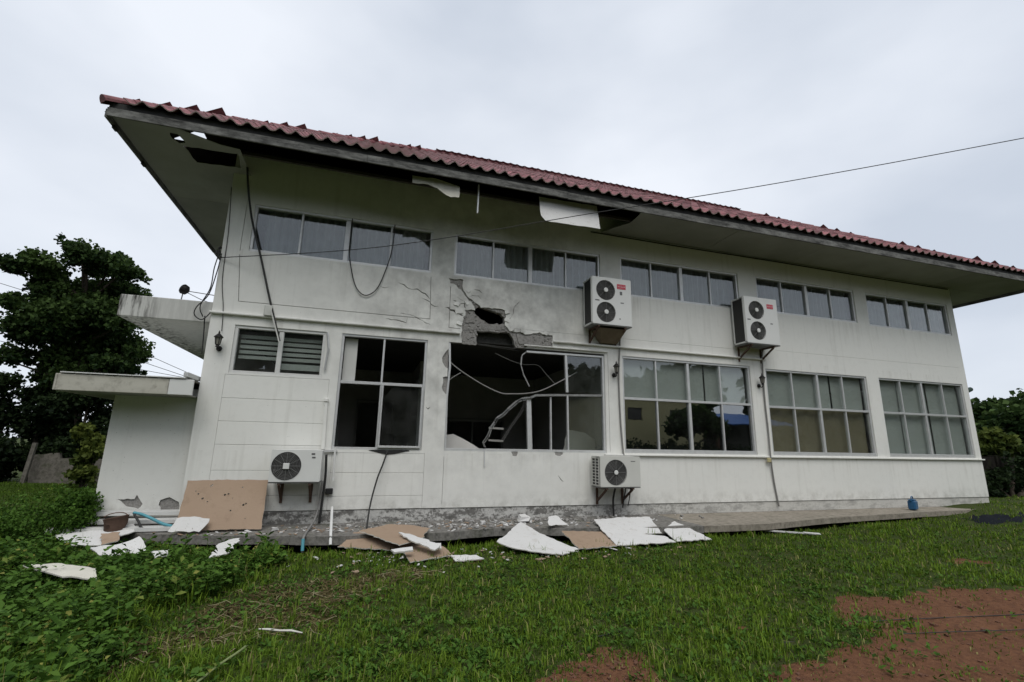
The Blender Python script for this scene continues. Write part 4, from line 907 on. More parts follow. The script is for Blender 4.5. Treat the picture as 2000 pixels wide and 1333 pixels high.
# pipes by the low unit
PG = 'white plastic pipe offcuts'
m = MB(); m.tube([(1.69, -.16, .96), (1.70, -.14, .49)], .017, 8); m.tube([(1.70, -.14, .49), (1.70, -.14, .45)], .021, 8); tag(m.build('plastic_pipe', 'white_pvc'), 'short white plastic pipe standing against the wall above the ground', 'pipe', PG)
m = MB(); m.tube([(1.73, -.22, .06), (1.79, -1.1, -.2), (1.8, -1.16, -.30)], .02, 8); tag(m.build('plastic_pipe', 'white_pvc'), 'white plastic pipe reaching from the wall foot over the apron edge', 'pipe', PG)
cable('drain_hose', [(1.55, -.15, .45), (1.53, -.12, .1), (1.50, -.3, -.1), (1.46, -.8, -.18), (1.46, -1.12, -.185), (1.46, -1.22, -.22), (1.47, -1.26, -.36)], .016, 'cable_grey', 'grey drain hose under the low unit curling over the apron')
m = MB(); m.tube([(1.46, -1.225, -.20), (1.47, -1.27, -.34)], .02, 8); tag(m.build('hose_end', 'hose_blue'), 'blue green hose end dangling over the apron edge', 'hose')
cable('drain_pipe', [(1.57, -.2, .85), (1.585, -.15, .5), (1.57, -.1, .1), (1.56, -.1, -.18)], .02, 'cable_black', 'dark insulated pipe going down the wall beside the low unit')
m = MB(); m.cbox(1.60, 1.71, -.09, -.03, .24, .33, .01); tag(m.build('junction_box', 'rubber_and_shadow'), 'small black junction box low on the wall beside the low unit', 'box')
cable('drain_pipe', [(6.62, -.2, .3), (6.6, -.15, .1), (6.62, -.12, -.19)], .018, 'cable_black', 'black pipe under the cream unit, leftmost of its three'); cable('drain_pipe', [(6.84, -.2, .3), (6.83, -.14, .1), (6.82, -.1, -.05)], .012, 'cable_black', 'black pipe under the cream unit, middle of its three')
cable('drain_pipe', [(6.93, -.22, .3), (6.93, -.16, .1), (6.92, -.12, -.02)], .010, 'cable_black', 'black pipe under the cream unit, rightmost of its three')

# ------------------------------------------------------------------ fallen boards and rubbish on the ground
def board(pts, top, label, t=.012, name='ceiling_board', cat='board', group='broken ceiling boards on the ground', amp=.018, step=.055, holes=0, seed=0):
    P = [Vector(p) for p in pts]; n = Vector((0, 0, 0))
    for i in range(len(P)):
        a, b = P[i], P[(i + 1) % len(P)]; n += a.cross(b)
    n.normalize()
    if n.z < 0 and abs(n.z) > .05: n = -n
    elif n.y > 0 and abs(n.z) <= .05: n = -n
    o = sum(P, Vector()) / len(P); ex = (P[1] - P[0]); ex = (ex - n * ex.dot(n)).normalized(); ey = n.cross(ex)
    poly = rough([((p - o).dot(ex), (p - o).dot(ey)) for p in P], amp, step, seed + len(pts)); hs = []
    rd = random.Random(seed)
    for k in range(holes):
        c = (rd.uniform(-.42, .42), rd.uniform(-.28, .3)); hs.append(rough(circ(c[0], c[1], rd.uniform(.006, .018), 7), .005, .01, k))
    m = MB(); m.plate(poly, hs, t, (n * t, ex, ey, n), side=1)
    v = m.v; rdx = random.Random(seed + 5); ph = rdx.uniform(0, 6)
    m.v = [(a, b, c + .012 * math.sin(a * 2.2 + ph) * math.cos(b * 2.6)) for a, b, c in v]
    ob = m.build(name, [top, 'board_edge']); ob.location = o + Vector((0, 0, .05 if seed in (17, 18, 19, 20, 21, 22) else 0)); return tag(ob, label, cat, group)
LB = board([(-.29, -.09, .45), (.77, -.09, .45), (.83, -.5, -.19), (-.23, -.5, -.18)], 'paper_brown', 'brown board pocked with holes leaning against the wall beside the low unit', .014, holes=15, seed=3, amp=.006)
board([(-.26, -.66, -.16), (-.22, -.53, -.02), (-.02, -.50, .0), (.17, -.52, -.02), (.14, -.6, -.12), (.1, -.64, -.18)], 'gypsum_white', 'torn white scrap propped at the foot of the leaning brown board', seed=4)
board([(3.96, -1.68, -.27), (4.54, -.97, -.11), (4.67, -1.36, -.2), (4.88, -1.73, -.28), (5.04, -1.99, -.33), (4.74, -2.15, -.345), (4.39, -2.03, -.33), (4.12, -1.89, -.31)], 'gypsum_white', 'white board with a pointed top, leftmost of the white heap', seed=5)
board([(5.1, -1.26, -.23), (5.74, -1.32, -.24), (5.69, -1.87, -.34), (5.06, -1.94, -.345)], 'paper_brown', 'brown backed board lying between the white boards of the heap', seed=6)
board([(5.82, -.9, -.13), (6.38, -.83, -.12), (6.92, -.84, -.12), (6.79, -1.23, -.2), (6.69, -1.5, -.26), (6.36, -1.53, -.27), (6.66, -1.62, -.29), (6.69, -1.85, -.33), (5.69, -1.87, -.335), (5.73, -1.34, -.23)], 'gypsum_white', 'largest white board of the heap, cracked at one side', seed=7)
board([(6.80, -1.4, -.25), (7.27, -1.03, -.18), (7.4, -1.77, -.34), (6.74, -1.80, -.34)], 'gypsum_white', 'triangular white board at the far end of the heap', seed=8)
board([(5.0, -.95, -.06), (5.15, -.9, -.06), (5.3, -1.05, -.17), (4.95, -1.1, -.17)], 'gypsum_white', 'small white scrap peeking up behind the brown backed board', seed=9)
board([(1.9, -1.31, -.30), (2.08, -.92, -.19), (2.43, -.8, -.17), (2.74, -1.57, -.34), (2.52, -1.5, -.33)], 'paper_brown', 'brown board sloping off the apron, leftmost in the centre heap', seed=10)
board([(2.15, -1.12, -.16), (2.57, -.81, -.13), (2.86, -.87, -.14), (3.13, -1.06, -.16), (2.95, -1.57, -.21), (2.65, -1.77, -.23)], 'paper_brown', 'rounded brown board lying on top of the centre heap', seed=11)
board([(2.65, -1.29, -.25), (3.24, -1.61, -.30), (3.31, -1.97, -.33), (2.76, -2.17, -.345), (2.72, -1.85, -.33)], 'paper_brown', 'brown board at the near end of the centre heap in the grass', seed=12)
board([(2.66, -1.41, -.14), (2.8, -1.5, -.16), (3.15, -1.93, -.23), (3.06, -2.06, -.26), (2.79, -1.71, -.2)], 'gypsum_white', 'long white splinter across the brown centre heap', .016, seed=13)
board([(3.07, -1.78, -.22), (3.18, -1.79, -.22), (3.16, -1.97, -.25), (3.06, -1.89, -.24)], 'gypsum_white', 'small square white chip beside the long splinter', .02, seed=14, amp=.006, step=.05)
board([(3.26, -2.06, -.31), (3.58, -2.1, -.31), (3.65, -2.24, -.33), (3.29, -2.26, -.33)], 'gypsum_white', 'white scrap in the grass touching the near brown board', seed=15)
board([(2.54, -1.98, -.25), (2.8, -1.94, -.24), (2.8, -2.04, -.26), (2.58, -2.06, -.27)], 'gypsum_white', 'thin white strip at the foot of the centre heap', .02, seed=16, amp=.006)
board([(-1.57, -.42, -.23), (-1.12, -.29, -.2), (-.83, -.14, -.175), (-.71, -.43, -.23), (-.83, -.57, -.26), (-.89, -.83, -.32), (-1.21, -.77, -.31), (-1.43, -.62, -.28)], 'gypsum_white', 'large white board in the weeds below the lean-to', seed=17)
board([(-1.03, -.57, -.215), (-.83, -.55, -.205), (-.74, -.81, -.275), (-.87, -.9, -.295)], 'paper_brown', 'small brown scrap lying on the white board below the lean-to', seed=18)
board([(-.89, -1.14, -.28), (-.61, -1.08, -.26), (-.52, -1.0, -.23), (-.48, -.92, -.20), (-.25, -1.27, -.31), (-.34, -1.35, -.34), (-.7, -1.32, -.33)], 'gypsum_white', 'tilted white board in weeds with a raised corner', seed=19)
board([(-.92, -2.25, -.24), (-.65, -2.24, -.235), (-.24, -2.45, -.25), (-.12, -2.71, -.28), (-.46, -2.59, -.27)], 'gypsum_dirty', 'grey white board half hidden in the weeds nearest the left edge', seed=20)
board([(.56, -1.87, -.3), (.53, -1.41, -.24), (.61, -1.29, -.22), (.72, -1.24, -.21), (.74, -1.59, -.26), (.71, -1.76, -.29)], 'gypsum_white', 'white board speckled by weeds in front of the leaning brown board', seed=21)
board([(-.08, -1.67, -.25), (.12, -1.63, -.24), (.15, -1.77, -.27), (.03, -1.85, -.28)], 'gypsum_white', 'small pale scrap in the weeds between the two weedy boards', seed=22)
m = MB(); m.bar((8.85, -1.16, -.33), (9.55, -1.72, -.33), .045, .02); m.bar((9.42, -1.6, -.32), (9.62, -1.74, -.325), .10, .012); tag(m.build('white_strip', 'gypsum_white'), 'long white strip alone on the lawn', 'strip')
m = MB(); m.tube([(1.49, -4.08, -.31), (1.56, -4.12, -.305), (1.64, -4.135, -.315), (1.72, -4.17, -.31), (1.8, -4.175, -.33)], [.004, .008, .007, .008, .004], 6); tag(m.build('pale_stick', 'board_edge'), 'thin pale stick lying in the trampled grass', 'stick')
m = MB(); m.tube(spline([(8.05, -5.68, -.37), (8.02, -5.78, -.355), (8.08, -5.9, -.36), (8.0, -6.02, -.375)], 4), [.014] * 13, 6); tag(m.build('root', 'bark'), 'crooked brown root on the red soil', 'root')
for i, (p, lb) in enumerate((([(3.6, -4.75), (4.4, -4.62), (5.3, -4.85), (6.4, -4.95), (7.4, -5.05), (9, -5.3)], 'thin black cable on the soil, farther of two'), ([(4.2, -5.0), (5.2, -5.08), (6.4, -5.25), (7.6, -5.42), (9, -5.6)], 'thin black cable on the soil, nearer of two'))):
    cable('ground_cable', [(x, y, float(gz(np.array(x), np.array(y))) + .003) for x, y in p], .0035, 'cable_black', lb)
# window sections stacked at the foot of the lean-to
for i, (x0, x1, y, z) in enumerate(((-1.75, -.28, -.28, -.19), (-1.6, -.3, -.06, -.12), (-1.35, -.32, .02, -.02))):
    m = MB(); m.bar((x0, y, z + .025), (x1, y - .08, z + .03), .06, .05); m.bar((x0, y + .05, z + .045), (x1, y - .03, z + .05), .02, .035)
    tag(m.build('frame_length', 'white_frame'), ['white frame length at the foot of the lean-to, lowest of three', 'white frame length at the foot of the lean-to, middle of three', 'white frame length at the foot of the lean-to, topmost of three'][i], 'frame', 'white frame lengths stacked by the lean-to')
BK = empty('rusty_bucket', (-1.0, -.33, -.2)); tag(BK, 'crushed rusty brown bucket in front of the white frame lengths', 'bucket')
m = MB(); m.lathe([(.105, 0), (.115, .1), (.135, .2), (.14, .205), (.125, .2), (.1, .02)], 14, (0, 0, 0)); m.v = [(x * 1.05 + .03 * math.sin(z * 14), y * .8, z + .02 * x / .1) for x, y, z in m.v]; m.build('body', 'rust_brown', BK, smooth=True)
m = MB(); m.tube([(.13 * math.cos(t), .1 * math.sin(t), .2 + .05 * math.sin(t * 1)) for t in [math.pi * i / 10 for i in range(11)]], .006, 5); m.build('handle', 'rust', BK)
cable('blue_hose', [(-.85, -.2, .04), (-.75, -.22, .02), (-.6, -.28, -.03), (-.45, -.3, -.10), (-.32, -.33, -.13)], .02, 'hose_blue', 'blue green hose lying over the white frame lengths')
cable('black_hose', [(-.83, -.22, .02), (-.74, -.3, -.06), (-.66, -.34, -.15), (-.5, -.32, -.16), (-.35, -.3, -.15)], .016, 'cable_black', 'black hose beside the rusty bucket')
# blue jerrycan
J = empty('jerrycan', (13.9, -.42, -.19)); tag(J, 'blue plastic jerrycan standing on the far end of the apron', 'jerrycan'); J.rotation_euler.z = R(20); J.scale = (.78, .78, .78)
m = MB(); m.cbox(-.14, .14, -.09, .09, 0, .25, .03); m.cbox(-.13, .1, -.08, .08, .251, .28, .02); m.build('body', 'blue_plastic', J)
m = MB(); m.tube(spline([(-.08, 0, .27), (-.07, 0, .34), (.0, 0, .36), (.07, 0, .34), (.08, 0, .27)], 4), .014, 6); m.build('handle', 'blue_plastic', J)
m = MB(); m.lathe([(.028, 0), (.028, .045)], 10, (-.15, 0, .24)); m.build('spout', 'blue_plastic', J)
# low crumpled dark sheet on the lawn
vs = []; nx, ny = 26, 10
for j in range(ny):
    for i in range(nx):
        x = 14.2 + 4.4 * i / (nx - 1); y = -1.55 + .75 * j / (ny - 1) + .25 * (i / nx); e = min(i, nx - 1 - i, j * 2, (ny - 1 - j) * 2) / 4
        vs.append((x, y, -.37 + .11 * min(1, e) * random.uniform(.35, 1.1) + .02 * random.random()))
m = MB(); m.add(vs, [(j * nx + i, j * nx + i + 1, (j + 1) * nx + i + 1, (j + 1) * nx + i) for j in range(ny - 1) for i in range(nx - 1)]); tag(m.build('sheet', 'sheet_dark', smooth=True), 'crumpled dark sheet on the lawn near the right edge', 'sheet')
# rubble
def chunk(x, y, z, r, seed, mat, m=None):
    rd = random.Random(seed); vs = []; m = m or MB()
    for a, b, c in ((-1, -1, -.6), (1, -1, -.6), (1, 1, -.6), (-1, 1, -.6), (-1, -1, .5), (1, -1, .5), (1, 1, .5), (-1, 1, .5)):
        vs.append((x + r * a * rd.uniform(.45, 1.1), y + r * b * rd.uniform(.45, 1.1), z + r * .6 + r * c * rd.uniform(.4, 1)))
    return m.add(vs, [(0, 3, 2, 1), (4, 5, 6, 7), (0, 1, 5, 4), (1, 2, 6, 5), (2, 3, 7, 6), (3, 0, 4, 7)])
ch = [(4.75, -.45, .11, 'gypsum_white', 'largest white plaster chunk on the apron behind the pointed white board'), (4.35, -.72, .05, 'gypsum_white', 'white plaster chunk on the apron edge left of the pointed white board'), (2.75, -.32, .03, 'gypsum_white', 'tiny white plaster chip on the apron behind the centre heap'), (4.05, -.5, .045, 'gypsum_white', 'pale plaster chunk on the apron below the wrecked window'), (3.55, -.7, .04, 'gypsum_white', 'pale plaster chunk on the apron beyond the centre heap'), (5.05, -1.0, .05, 'raw_concrete', 'grey concrete chunk behind the brown backed board')]
for i, (x, y, r, mt, lb) in enumerate(ch): tag(chunk(x, y, -.2, r, 70 + i, mt).build('plaster_chunk', mt), lb, 'chunk', 'plaster chunks on the apron')
m = MB(); mw = MB()
for i in range(420):
    x = random.gauss(4.2, 1.5); y = -.08 - abs(random.gauss(0, .42))
    if y < -1.0 or x < .2 or x > 8.5: continue
    chunk(x, y, -.2, abs(random.gauss(.012, .012)) + .006, 200 + i, '', mw if i % 5 == 0 else m)
kind(m.build('rubble', 'raw_concrete'), 'stuff'); kind(mw.build('plaster_crumbs', 'gypsum_white'), 'stuff')

# ------------------------------------------------------------------ vegetation
def tree(name, label, y0, clumps, trunk, leafn, size, mat, depth=1.0, cat='tree', group=None, wid=.42, tmin=0, limbs=True):
    """tapered trunk with limbs to each clump, crown of separate leaves"""
    E_ = empty(name, (trunk[0][0], trunk[0][1], trunk[0][2])); tag(E_, label, cat, group); inv = Matrix.Translation(-Vector(trunk[0]))
    m = MB(); n = len(trunk); rr = [trunk_r * (1 - .75 * i / (n - 1)) for i in range(n) for trunk_r in (.05 + .012 * sum(c[2] for c in clumps),)] if len(clumps) < 20 else [.26 * (1 - .75 * i / (n - 1)) for i in range(n)]
    m.tube(trunk, rr, 8); rd = random.Random(len(clumps)); cc = []
    for x, z, r in clumps: cc.append((x, y0 + rd.uniform(-1, 1) * depth, z, r))
    if limbs:
        for x, y, z, r in cc:
            b = min(trunk, key=lambda p: abs(p[2] - (z - 1.0))); mid = ((b[0] * .5 + x * .5) + rd.uniform(-.15, .15), (b[1] + y) / 2, b[2] * .35 + z * .65 - .1)
            m.tube([b, mid, (x, y, z)], [.06 + .03 * r, .035 + .02 * r, .008], 5)
    o = m.build('trunk', 'bark', E_); o.matrix_parent_inverse = inv; parts = []
    tot = sum(r ** 2 for _, _, r in clumps)
    for x, y, z, r in cc:
        k = max(30, int(leafn * r * r / tot)); q = unit(rng.normal(size=(k, 3))) * (rng.random((k, 1)) ** .42) * r * np.array([[1.08, max(1.0, .75 * depth / max(r, .2)), .86]])
        # gather leaves along twigs so gaps and sprays appear
        tw = rng.integers(0, max(4, k // 16), k); cent = q[rng.integers(0, k, max(4, k // 16))]; q = cent[tw] * .97 + rng.normal(size=(k, 3)) * r * .135
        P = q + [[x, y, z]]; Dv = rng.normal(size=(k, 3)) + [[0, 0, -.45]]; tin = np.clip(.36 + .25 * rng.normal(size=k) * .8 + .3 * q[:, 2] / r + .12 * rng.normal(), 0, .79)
        parts.append(leaves(P, Dv, rng.uniform(.7, 1.25, k) * size, tin, wid))
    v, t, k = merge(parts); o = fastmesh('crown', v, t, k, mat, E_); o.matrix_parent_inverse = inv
    return E_
TREE = [(-8.71, 7.87, .27), (-8.95, 8.08, .12), (-8.41, 7.51, .38), (-7.92, 7.38, .55), (-7.18, 7.27, .51), (-6.55, 6.94, .4), (-8.91, 6.85, .53), (-9.56, 6.76, .36), (-10.0, 6.71, .2), (-9.11, 6.33, .56), (-8.22, 6.44, .77), (-7.26, 6.35, .71), (-6.46, 6.34, .36), (-6.31, 6.97, .16), (-8.64, 5.42, .74), (-7.71, 5.32, .84), (-6.77, 5.32, .6), (-9.62, 5.89, .36), (-10.12, 5.87, .2), (-9.84, 5.54, .17), (-9.37, 5.35, .36), (-8.8, 4.65, .66), (-9.65, 4.57, .22), (-9.94, 4.6, .11), (-7.77, 4.36, .83), (-6.85, 4.34, .66), (-6.41, 4.86, .32), (-6.18, 4.11, .19), (-8.19, 3.77, .59), (-7.25, 3.56, .76), (-6.57, 3.6, .39), (-9.12, 4.44, .36), (-9.2, 3.7, .36), (-9.6, 3.58, .23), (-8.77, 3.73, .36), (-6.24, 3.53, .16), (-7.9, 3.1, .8), (-8.3, 4.95, .75), (-7.3, 4.9, .8), (-8.0, 5.95, .75), (-7.0, 5.85, .6), (-8.7, 5.9, .6), (-7.5, 2.7, .6), (-8.5, 3.1, .5)]
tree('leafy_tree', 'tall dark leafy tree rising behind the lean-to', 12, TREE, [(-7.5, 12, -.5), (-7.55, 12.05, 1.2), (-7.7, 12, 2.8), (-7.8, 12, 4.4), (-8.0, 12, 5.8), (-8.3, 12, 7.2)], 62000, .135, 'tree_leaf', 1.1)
TG = 'dark bushes behind the lawn'
def sh(cl_, x): return cl_
tree('dark_shrub', 'dark overgrown shrub at the left edge behind the lawn', 11.3, [(-9.27, 2.66, .54), (-9.7, 2.2, .6), (-9.08, 1.65, .61), (-8.86, .59, .6), (-8.8, -.05, .45), (-9.8, 1.0, .8), (-10.2, 0.2, .7)], [(-9.2, 11.3, -.5), (-9.2, 11.3, .8), (-9.2, 11.3, 2)], 9000, .13, 'tree_leaf_dark', .6, 'shrub', TG)
tree('dark_shrub', 'dark overgrown shrub left of the broken low wall', 11.6, [(-8.67, 2.35, .48), (-8.17, 2.63, .43), (-8.35, 1.43, .55), (-8.27, .4, .45), (-7.9, 1.95, .49), (-8.05, .95, .4)], [(-8.3, 11.6, -.5), (-8.3, 11.6, .8), (-8.3, 11.6, 2)], 8000, .12, 'tree_leaf_dark', .6, 'shrub', TG)
tree('dark_shrub', 'dark shrub between the broken low wall and the lean-to roof', 11.4, [(-7.37, 2.2, .58), (-6.85, 2.52, .51), (-6.73, 1.82, .44), (-6.9, 1.1, .45), (-7.5, 1.35, .5), (-6.4, 1.3, .45), (-7.2, .7, .5), (-6.5, .5, .4), (-7.7, .85, .35), (-5.9, 2.0, .5), (-5.6, 1.0, .5)], [(-7, 11.4, -.5), (-7, 11.4, .8), (-7, 11.4, 2)], 13000, .12, 'tree_leaf_dark', .5, 'shrub', TG)
tree('yellow_bush', 'yellow green bush beside the lean-to wall', 9, [(-5.96, 1.19, .28), (-5.61, .97, .28), (-5.7, .45, .27), (-5.43, .68, .25), (-5.5, .02, .3), (-5.8, 0, .25)], [(-5.6, 9, -.5), (-5.6, 9, .2), (-5.65, 9, .9)], 1600, .13, 'leaf_yellow', .25, 'bush')
RT = [(31.77, 3.21, .7), (30.86, 2.68, .75), (32.23, 2.85, .98), (33.34, 3.27, .89), (33.67, 3.67, .41), (33.49, 2.51, 1.21), (31.61, 2.09, 1.08), (30.45, 1.94, .74), (32.56, 1.49, 1.18), (30.6, 1.22, .74), (34.27, 3.05, 1.24), (34.82, 2.29, 1.68), (33.46, 1.26, 1.2), (29.8, 1.5, .7), (36, 3.2, 1.6)]
tree('leafy_tree', 'rounded green tree beyond the dark wall past the far corner', 7, RT, [(32.5, 7, -.5), (32.5, 7, .9), (32.6, 7, 2.4)], 15000, .26, 'tree_leaf', 1.0)
tree('yellow_bush', 'pale yellow green bush above the dark wall past the far corner', 5, [(27.29, 1.52, .59), (27.85, 1.74, .4), (27.04, 1.2, .45)], [(27.3, 5, -.5), (27.3, 5, .4), (27.3, 5, 1.3)], 1500, .2, 'leaf_yellow', .3, 'bush')
# boundary walls
m = MB(); m.plate(rough([(-7.75, -.55), (-5.2, -.55), (-5.2, .35), (-6.63, .40), (-7.04, .38), (-7.08, .55), (-7.72, .49)], .02, .2, 60), [], .14, FR(10.55)); tag(m.build('low_wall', 'old_wall'), 'broken low concrete wall in front of the dark shrubs', 'wall')
m = MB(); m.bar((-7.72, 10.3, -.45), (-7.62, 10.3, .85), .1, .1); tag(m.build('fence_post', 'old_wall'), 'leaning grey post beside the broken low wall', 'post')
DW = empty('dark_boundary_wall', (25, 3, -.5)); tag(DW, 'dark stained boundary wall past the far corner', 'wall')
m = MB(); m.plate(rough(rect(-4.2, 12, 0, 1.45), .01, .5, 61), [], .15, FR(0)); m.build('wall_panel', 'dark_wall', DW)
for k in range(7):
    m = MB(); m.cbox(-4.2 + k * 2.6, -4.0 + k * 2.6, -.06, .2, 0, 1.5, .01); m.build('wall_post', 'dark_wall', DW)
# power lines
for i, (a, b, lb) in enumerate((((-16, 18, 8.3), (-3, 18, 5.1), 'power line, uppermost of those crossing behind the leafy tree'), ((-16, 18, 7.25), (-3, 18, 3.0), 'power line, second from top behind the leafy tree'), ((-16, 18, 5.6), (-3, 18, 3.5), 'power line, third from top behind the leafy tree'), ((-12, 18, 6.7), (-2, 18, 2.5), 'power line slanting down to the lean-to roof'), ((-16, 18, 2.95), (-6, 18, 3.1), 'lowest power line, level with the lean-to roof'))):
    P = [Vector(a).lerp(Vector(b), t / 8) - Vector((0, 0, .5 * (t / 8) * (1 - t / 8))) for t in range(9)]
    m = MB(); m.tube(P, .013, 5); tag(m.build('power_line', 'cable_black'), lb, 'cable', 'power lines behind the tree')

# --- grass: blade by blade, thinning with distance
def scatter(n, rmin, rmax, a0=-46, a1=76, pw=1.0):
    a = np.radians(rng.uniform(a0, a1, n)); u = rng.random(n)
    r = rmin * (rmax / rmin) ** (u ** pw)
    return CAM.x + r * np.sin(YAW * 0 + a), CAM.y + r * np.cos(a), r
WEEDZ = [(-3.2, -5.2), (.75, -5.0), (.72, -4.2), (.55, -3.4), (1.0, -2.9), (1.1, -2.2), (1.3, -1.75), (1.2, -1.2), (.3, -.95), (-.3, -.78), (-1.1, -.3), (-1.45, .05), (-1.7, .3), (-2.3, -.3), (-3.6, -1.6)]
def grassfield():
    X, Y, r = scatter(60000, 2.7, 24, pw=.95); k6 = 6; X = np.repeat(X, k6); Y = np.repeat(Y, k6); r = np.repeat(r, k6); X = X + rng.normal(0, 1, len(X)) * .0045 * r; Y = Y + rng.normal(0, 1, len(Y)) * .0045 * r
    tuft = np.repeat(rng.normal(0, 1, 60000), k6)
    sm = soilmask(X + rng.normal(0, .11, len(X)), Y + rng.normal(0, .11, len(X))); apr = inpoly(X, Y, [(a, b + .02) for a, b in APR])
    keep = ~apr & ~((Y > -.15) & (X > -1.9) & (X < 17.25)) & (Y < 15) & ~((X > 17.2) & (Y > 2.8))
    dens = np.where(sm > .9, .05 + .5 * (wob(X, Y, 3.6, 4.0) + .5 * wob(X, Y, 11.0) > .55), np.where(sm > .4, .33, 1.0)) * np.where(wob(X, Y, 1.9, 3.0) < -.55, .45, 1.0)
    wz = inpoly(X, Y, WEEDZ); dens = np.where(wz, .8, dens); keep &= rng.random(len(X)) < dens
    X, Y, r, sm, wz, tuft = X[keep], Y[keep], r[keep], sm[keep], wz[keep], tuft[keep]; n = len(X); P = np.stack([X, Y, gz(X, Y) - .004], 1)
    far = np.clip((r - 7) / 8, 0, 1); patch = .5 + .5 * np.clip(wob(X, Y, 1.1, 5.0) + .25 * wob(X, Y, 4.0, 1.0), -1, 1)
    h = rng.uniform(.018, .054, n) * (.62 + .75 * patch) * np.exp(.32 * tuft) * np.where(sm > .4, .7, 1) * np.where((X < -1.5) & (Y > 0), .55, 1) * (1 + .2 * far)
    h = h * np.where(wz, 2.3, 1.0)
    edge = np.clip(1 - np.abs(Y + 1.55) / .45, 0, 1) * (X > 0) * (X < 13); h *= 1 + .7 * edge
    w = rng.uniform(.0016, .0036, n) * (1 + r / 7); lean = np.clip(np.abs(rng.normal(.5, .28, n)), .05, .97)
    patch2 = .5 + .5 * np.clip(wob(X, Y, .7, 9.0), -1, 1); tint = np.clip(.40 + .3 * (patch - .5) + .28 * (patch2 - .5) + .15 * rng.normal(size=n) + .12 * tuft, 0, .8); dry = rng.random(n) < (.05 + .10 * (patch < .3) + .28 * (sm > .4)); tint[dry] = rng.uniform(.86, 1, dry.sum())
    v, t, k = blades(P, h, w, lean, tint); kind(fastmesh('grass', v, t, k, 'grass'), 'stuff')
    # mown lawn beside the lean-to
    n = 90000; X = rng.uniform(-10, -1.5, n); Y = rng.uniform(-.6, 10.4, n); ok = ~((X > -1.75) & (Y > -.2)); X, Y = X[ok], Y[ok]; n = len(X); pp = .5 + .5 * np.clip(wob(X, Y, 1.0, 3.0), -1, 1)
    v, t, k = blades(np.stack([X, Y, gz(X, Y) - .004], 1), rng.uniform(.02, .06, n) * (.7 + .6 * pp), rng.uniform(.004, .009, n), np.clip(np.abs(rng.normal(.5, .25, n)), .05, .95), np.clip(.5 + .3 * (pp - .5) + .15 * rng.normal(size=n), 0, .79)); kind(fastmesh('lawn_grass', v, t, k, 'lawn'), 'stuff')
    # broad leaved ground weeds among the grass
    X, Y, r = scatter(17000, 2.8, 13); sm = soilmask(X, Y); apr = inpoly(X, Y, APR); keep = ~apr & (Y < -.9) & ((sm < .9) | (rng.random(len(X)) < .12)) & (rng.random(len(X)) < .25 + .75 * (wob(X, Y, 2.2, 8.0) > .1))
    X, Y = X[keep], Y[keep]; n = len(X); k5 = 5; Pb = np.repeat(np.stack([X, Y, gz(X, Y)], 1), k5, 0); az = rng.uniform(0, 6.28, n * k5); el = rng.uniform(.15, .9, n * k5)
    Dv = np.stack([np.cos(az) * np.cos(el), np.sin(az) * np.cos(el), np.sin(el)], 1); Pb += Dv * rng.uniform(.0, .035, (n * k5, 1)) + [[0, 0, .01]]
    v, t, k = leaves(Pb, Dv, rng.uniform(.016, .05, n * k5), np.clip(np.repeat(rng.normal(.5, .22, n), k5) + rng.normal(0, .08, n * k5), 0, .8), .3, np.tile([[0, 0, 1.0]], (n * k5, 1)) + .3 * rng.normal(size=(n * k5, 3)))
    kind(fastmesh('ground_weeds', v, t, k, 'weed'), 'stuff')
grassfield()
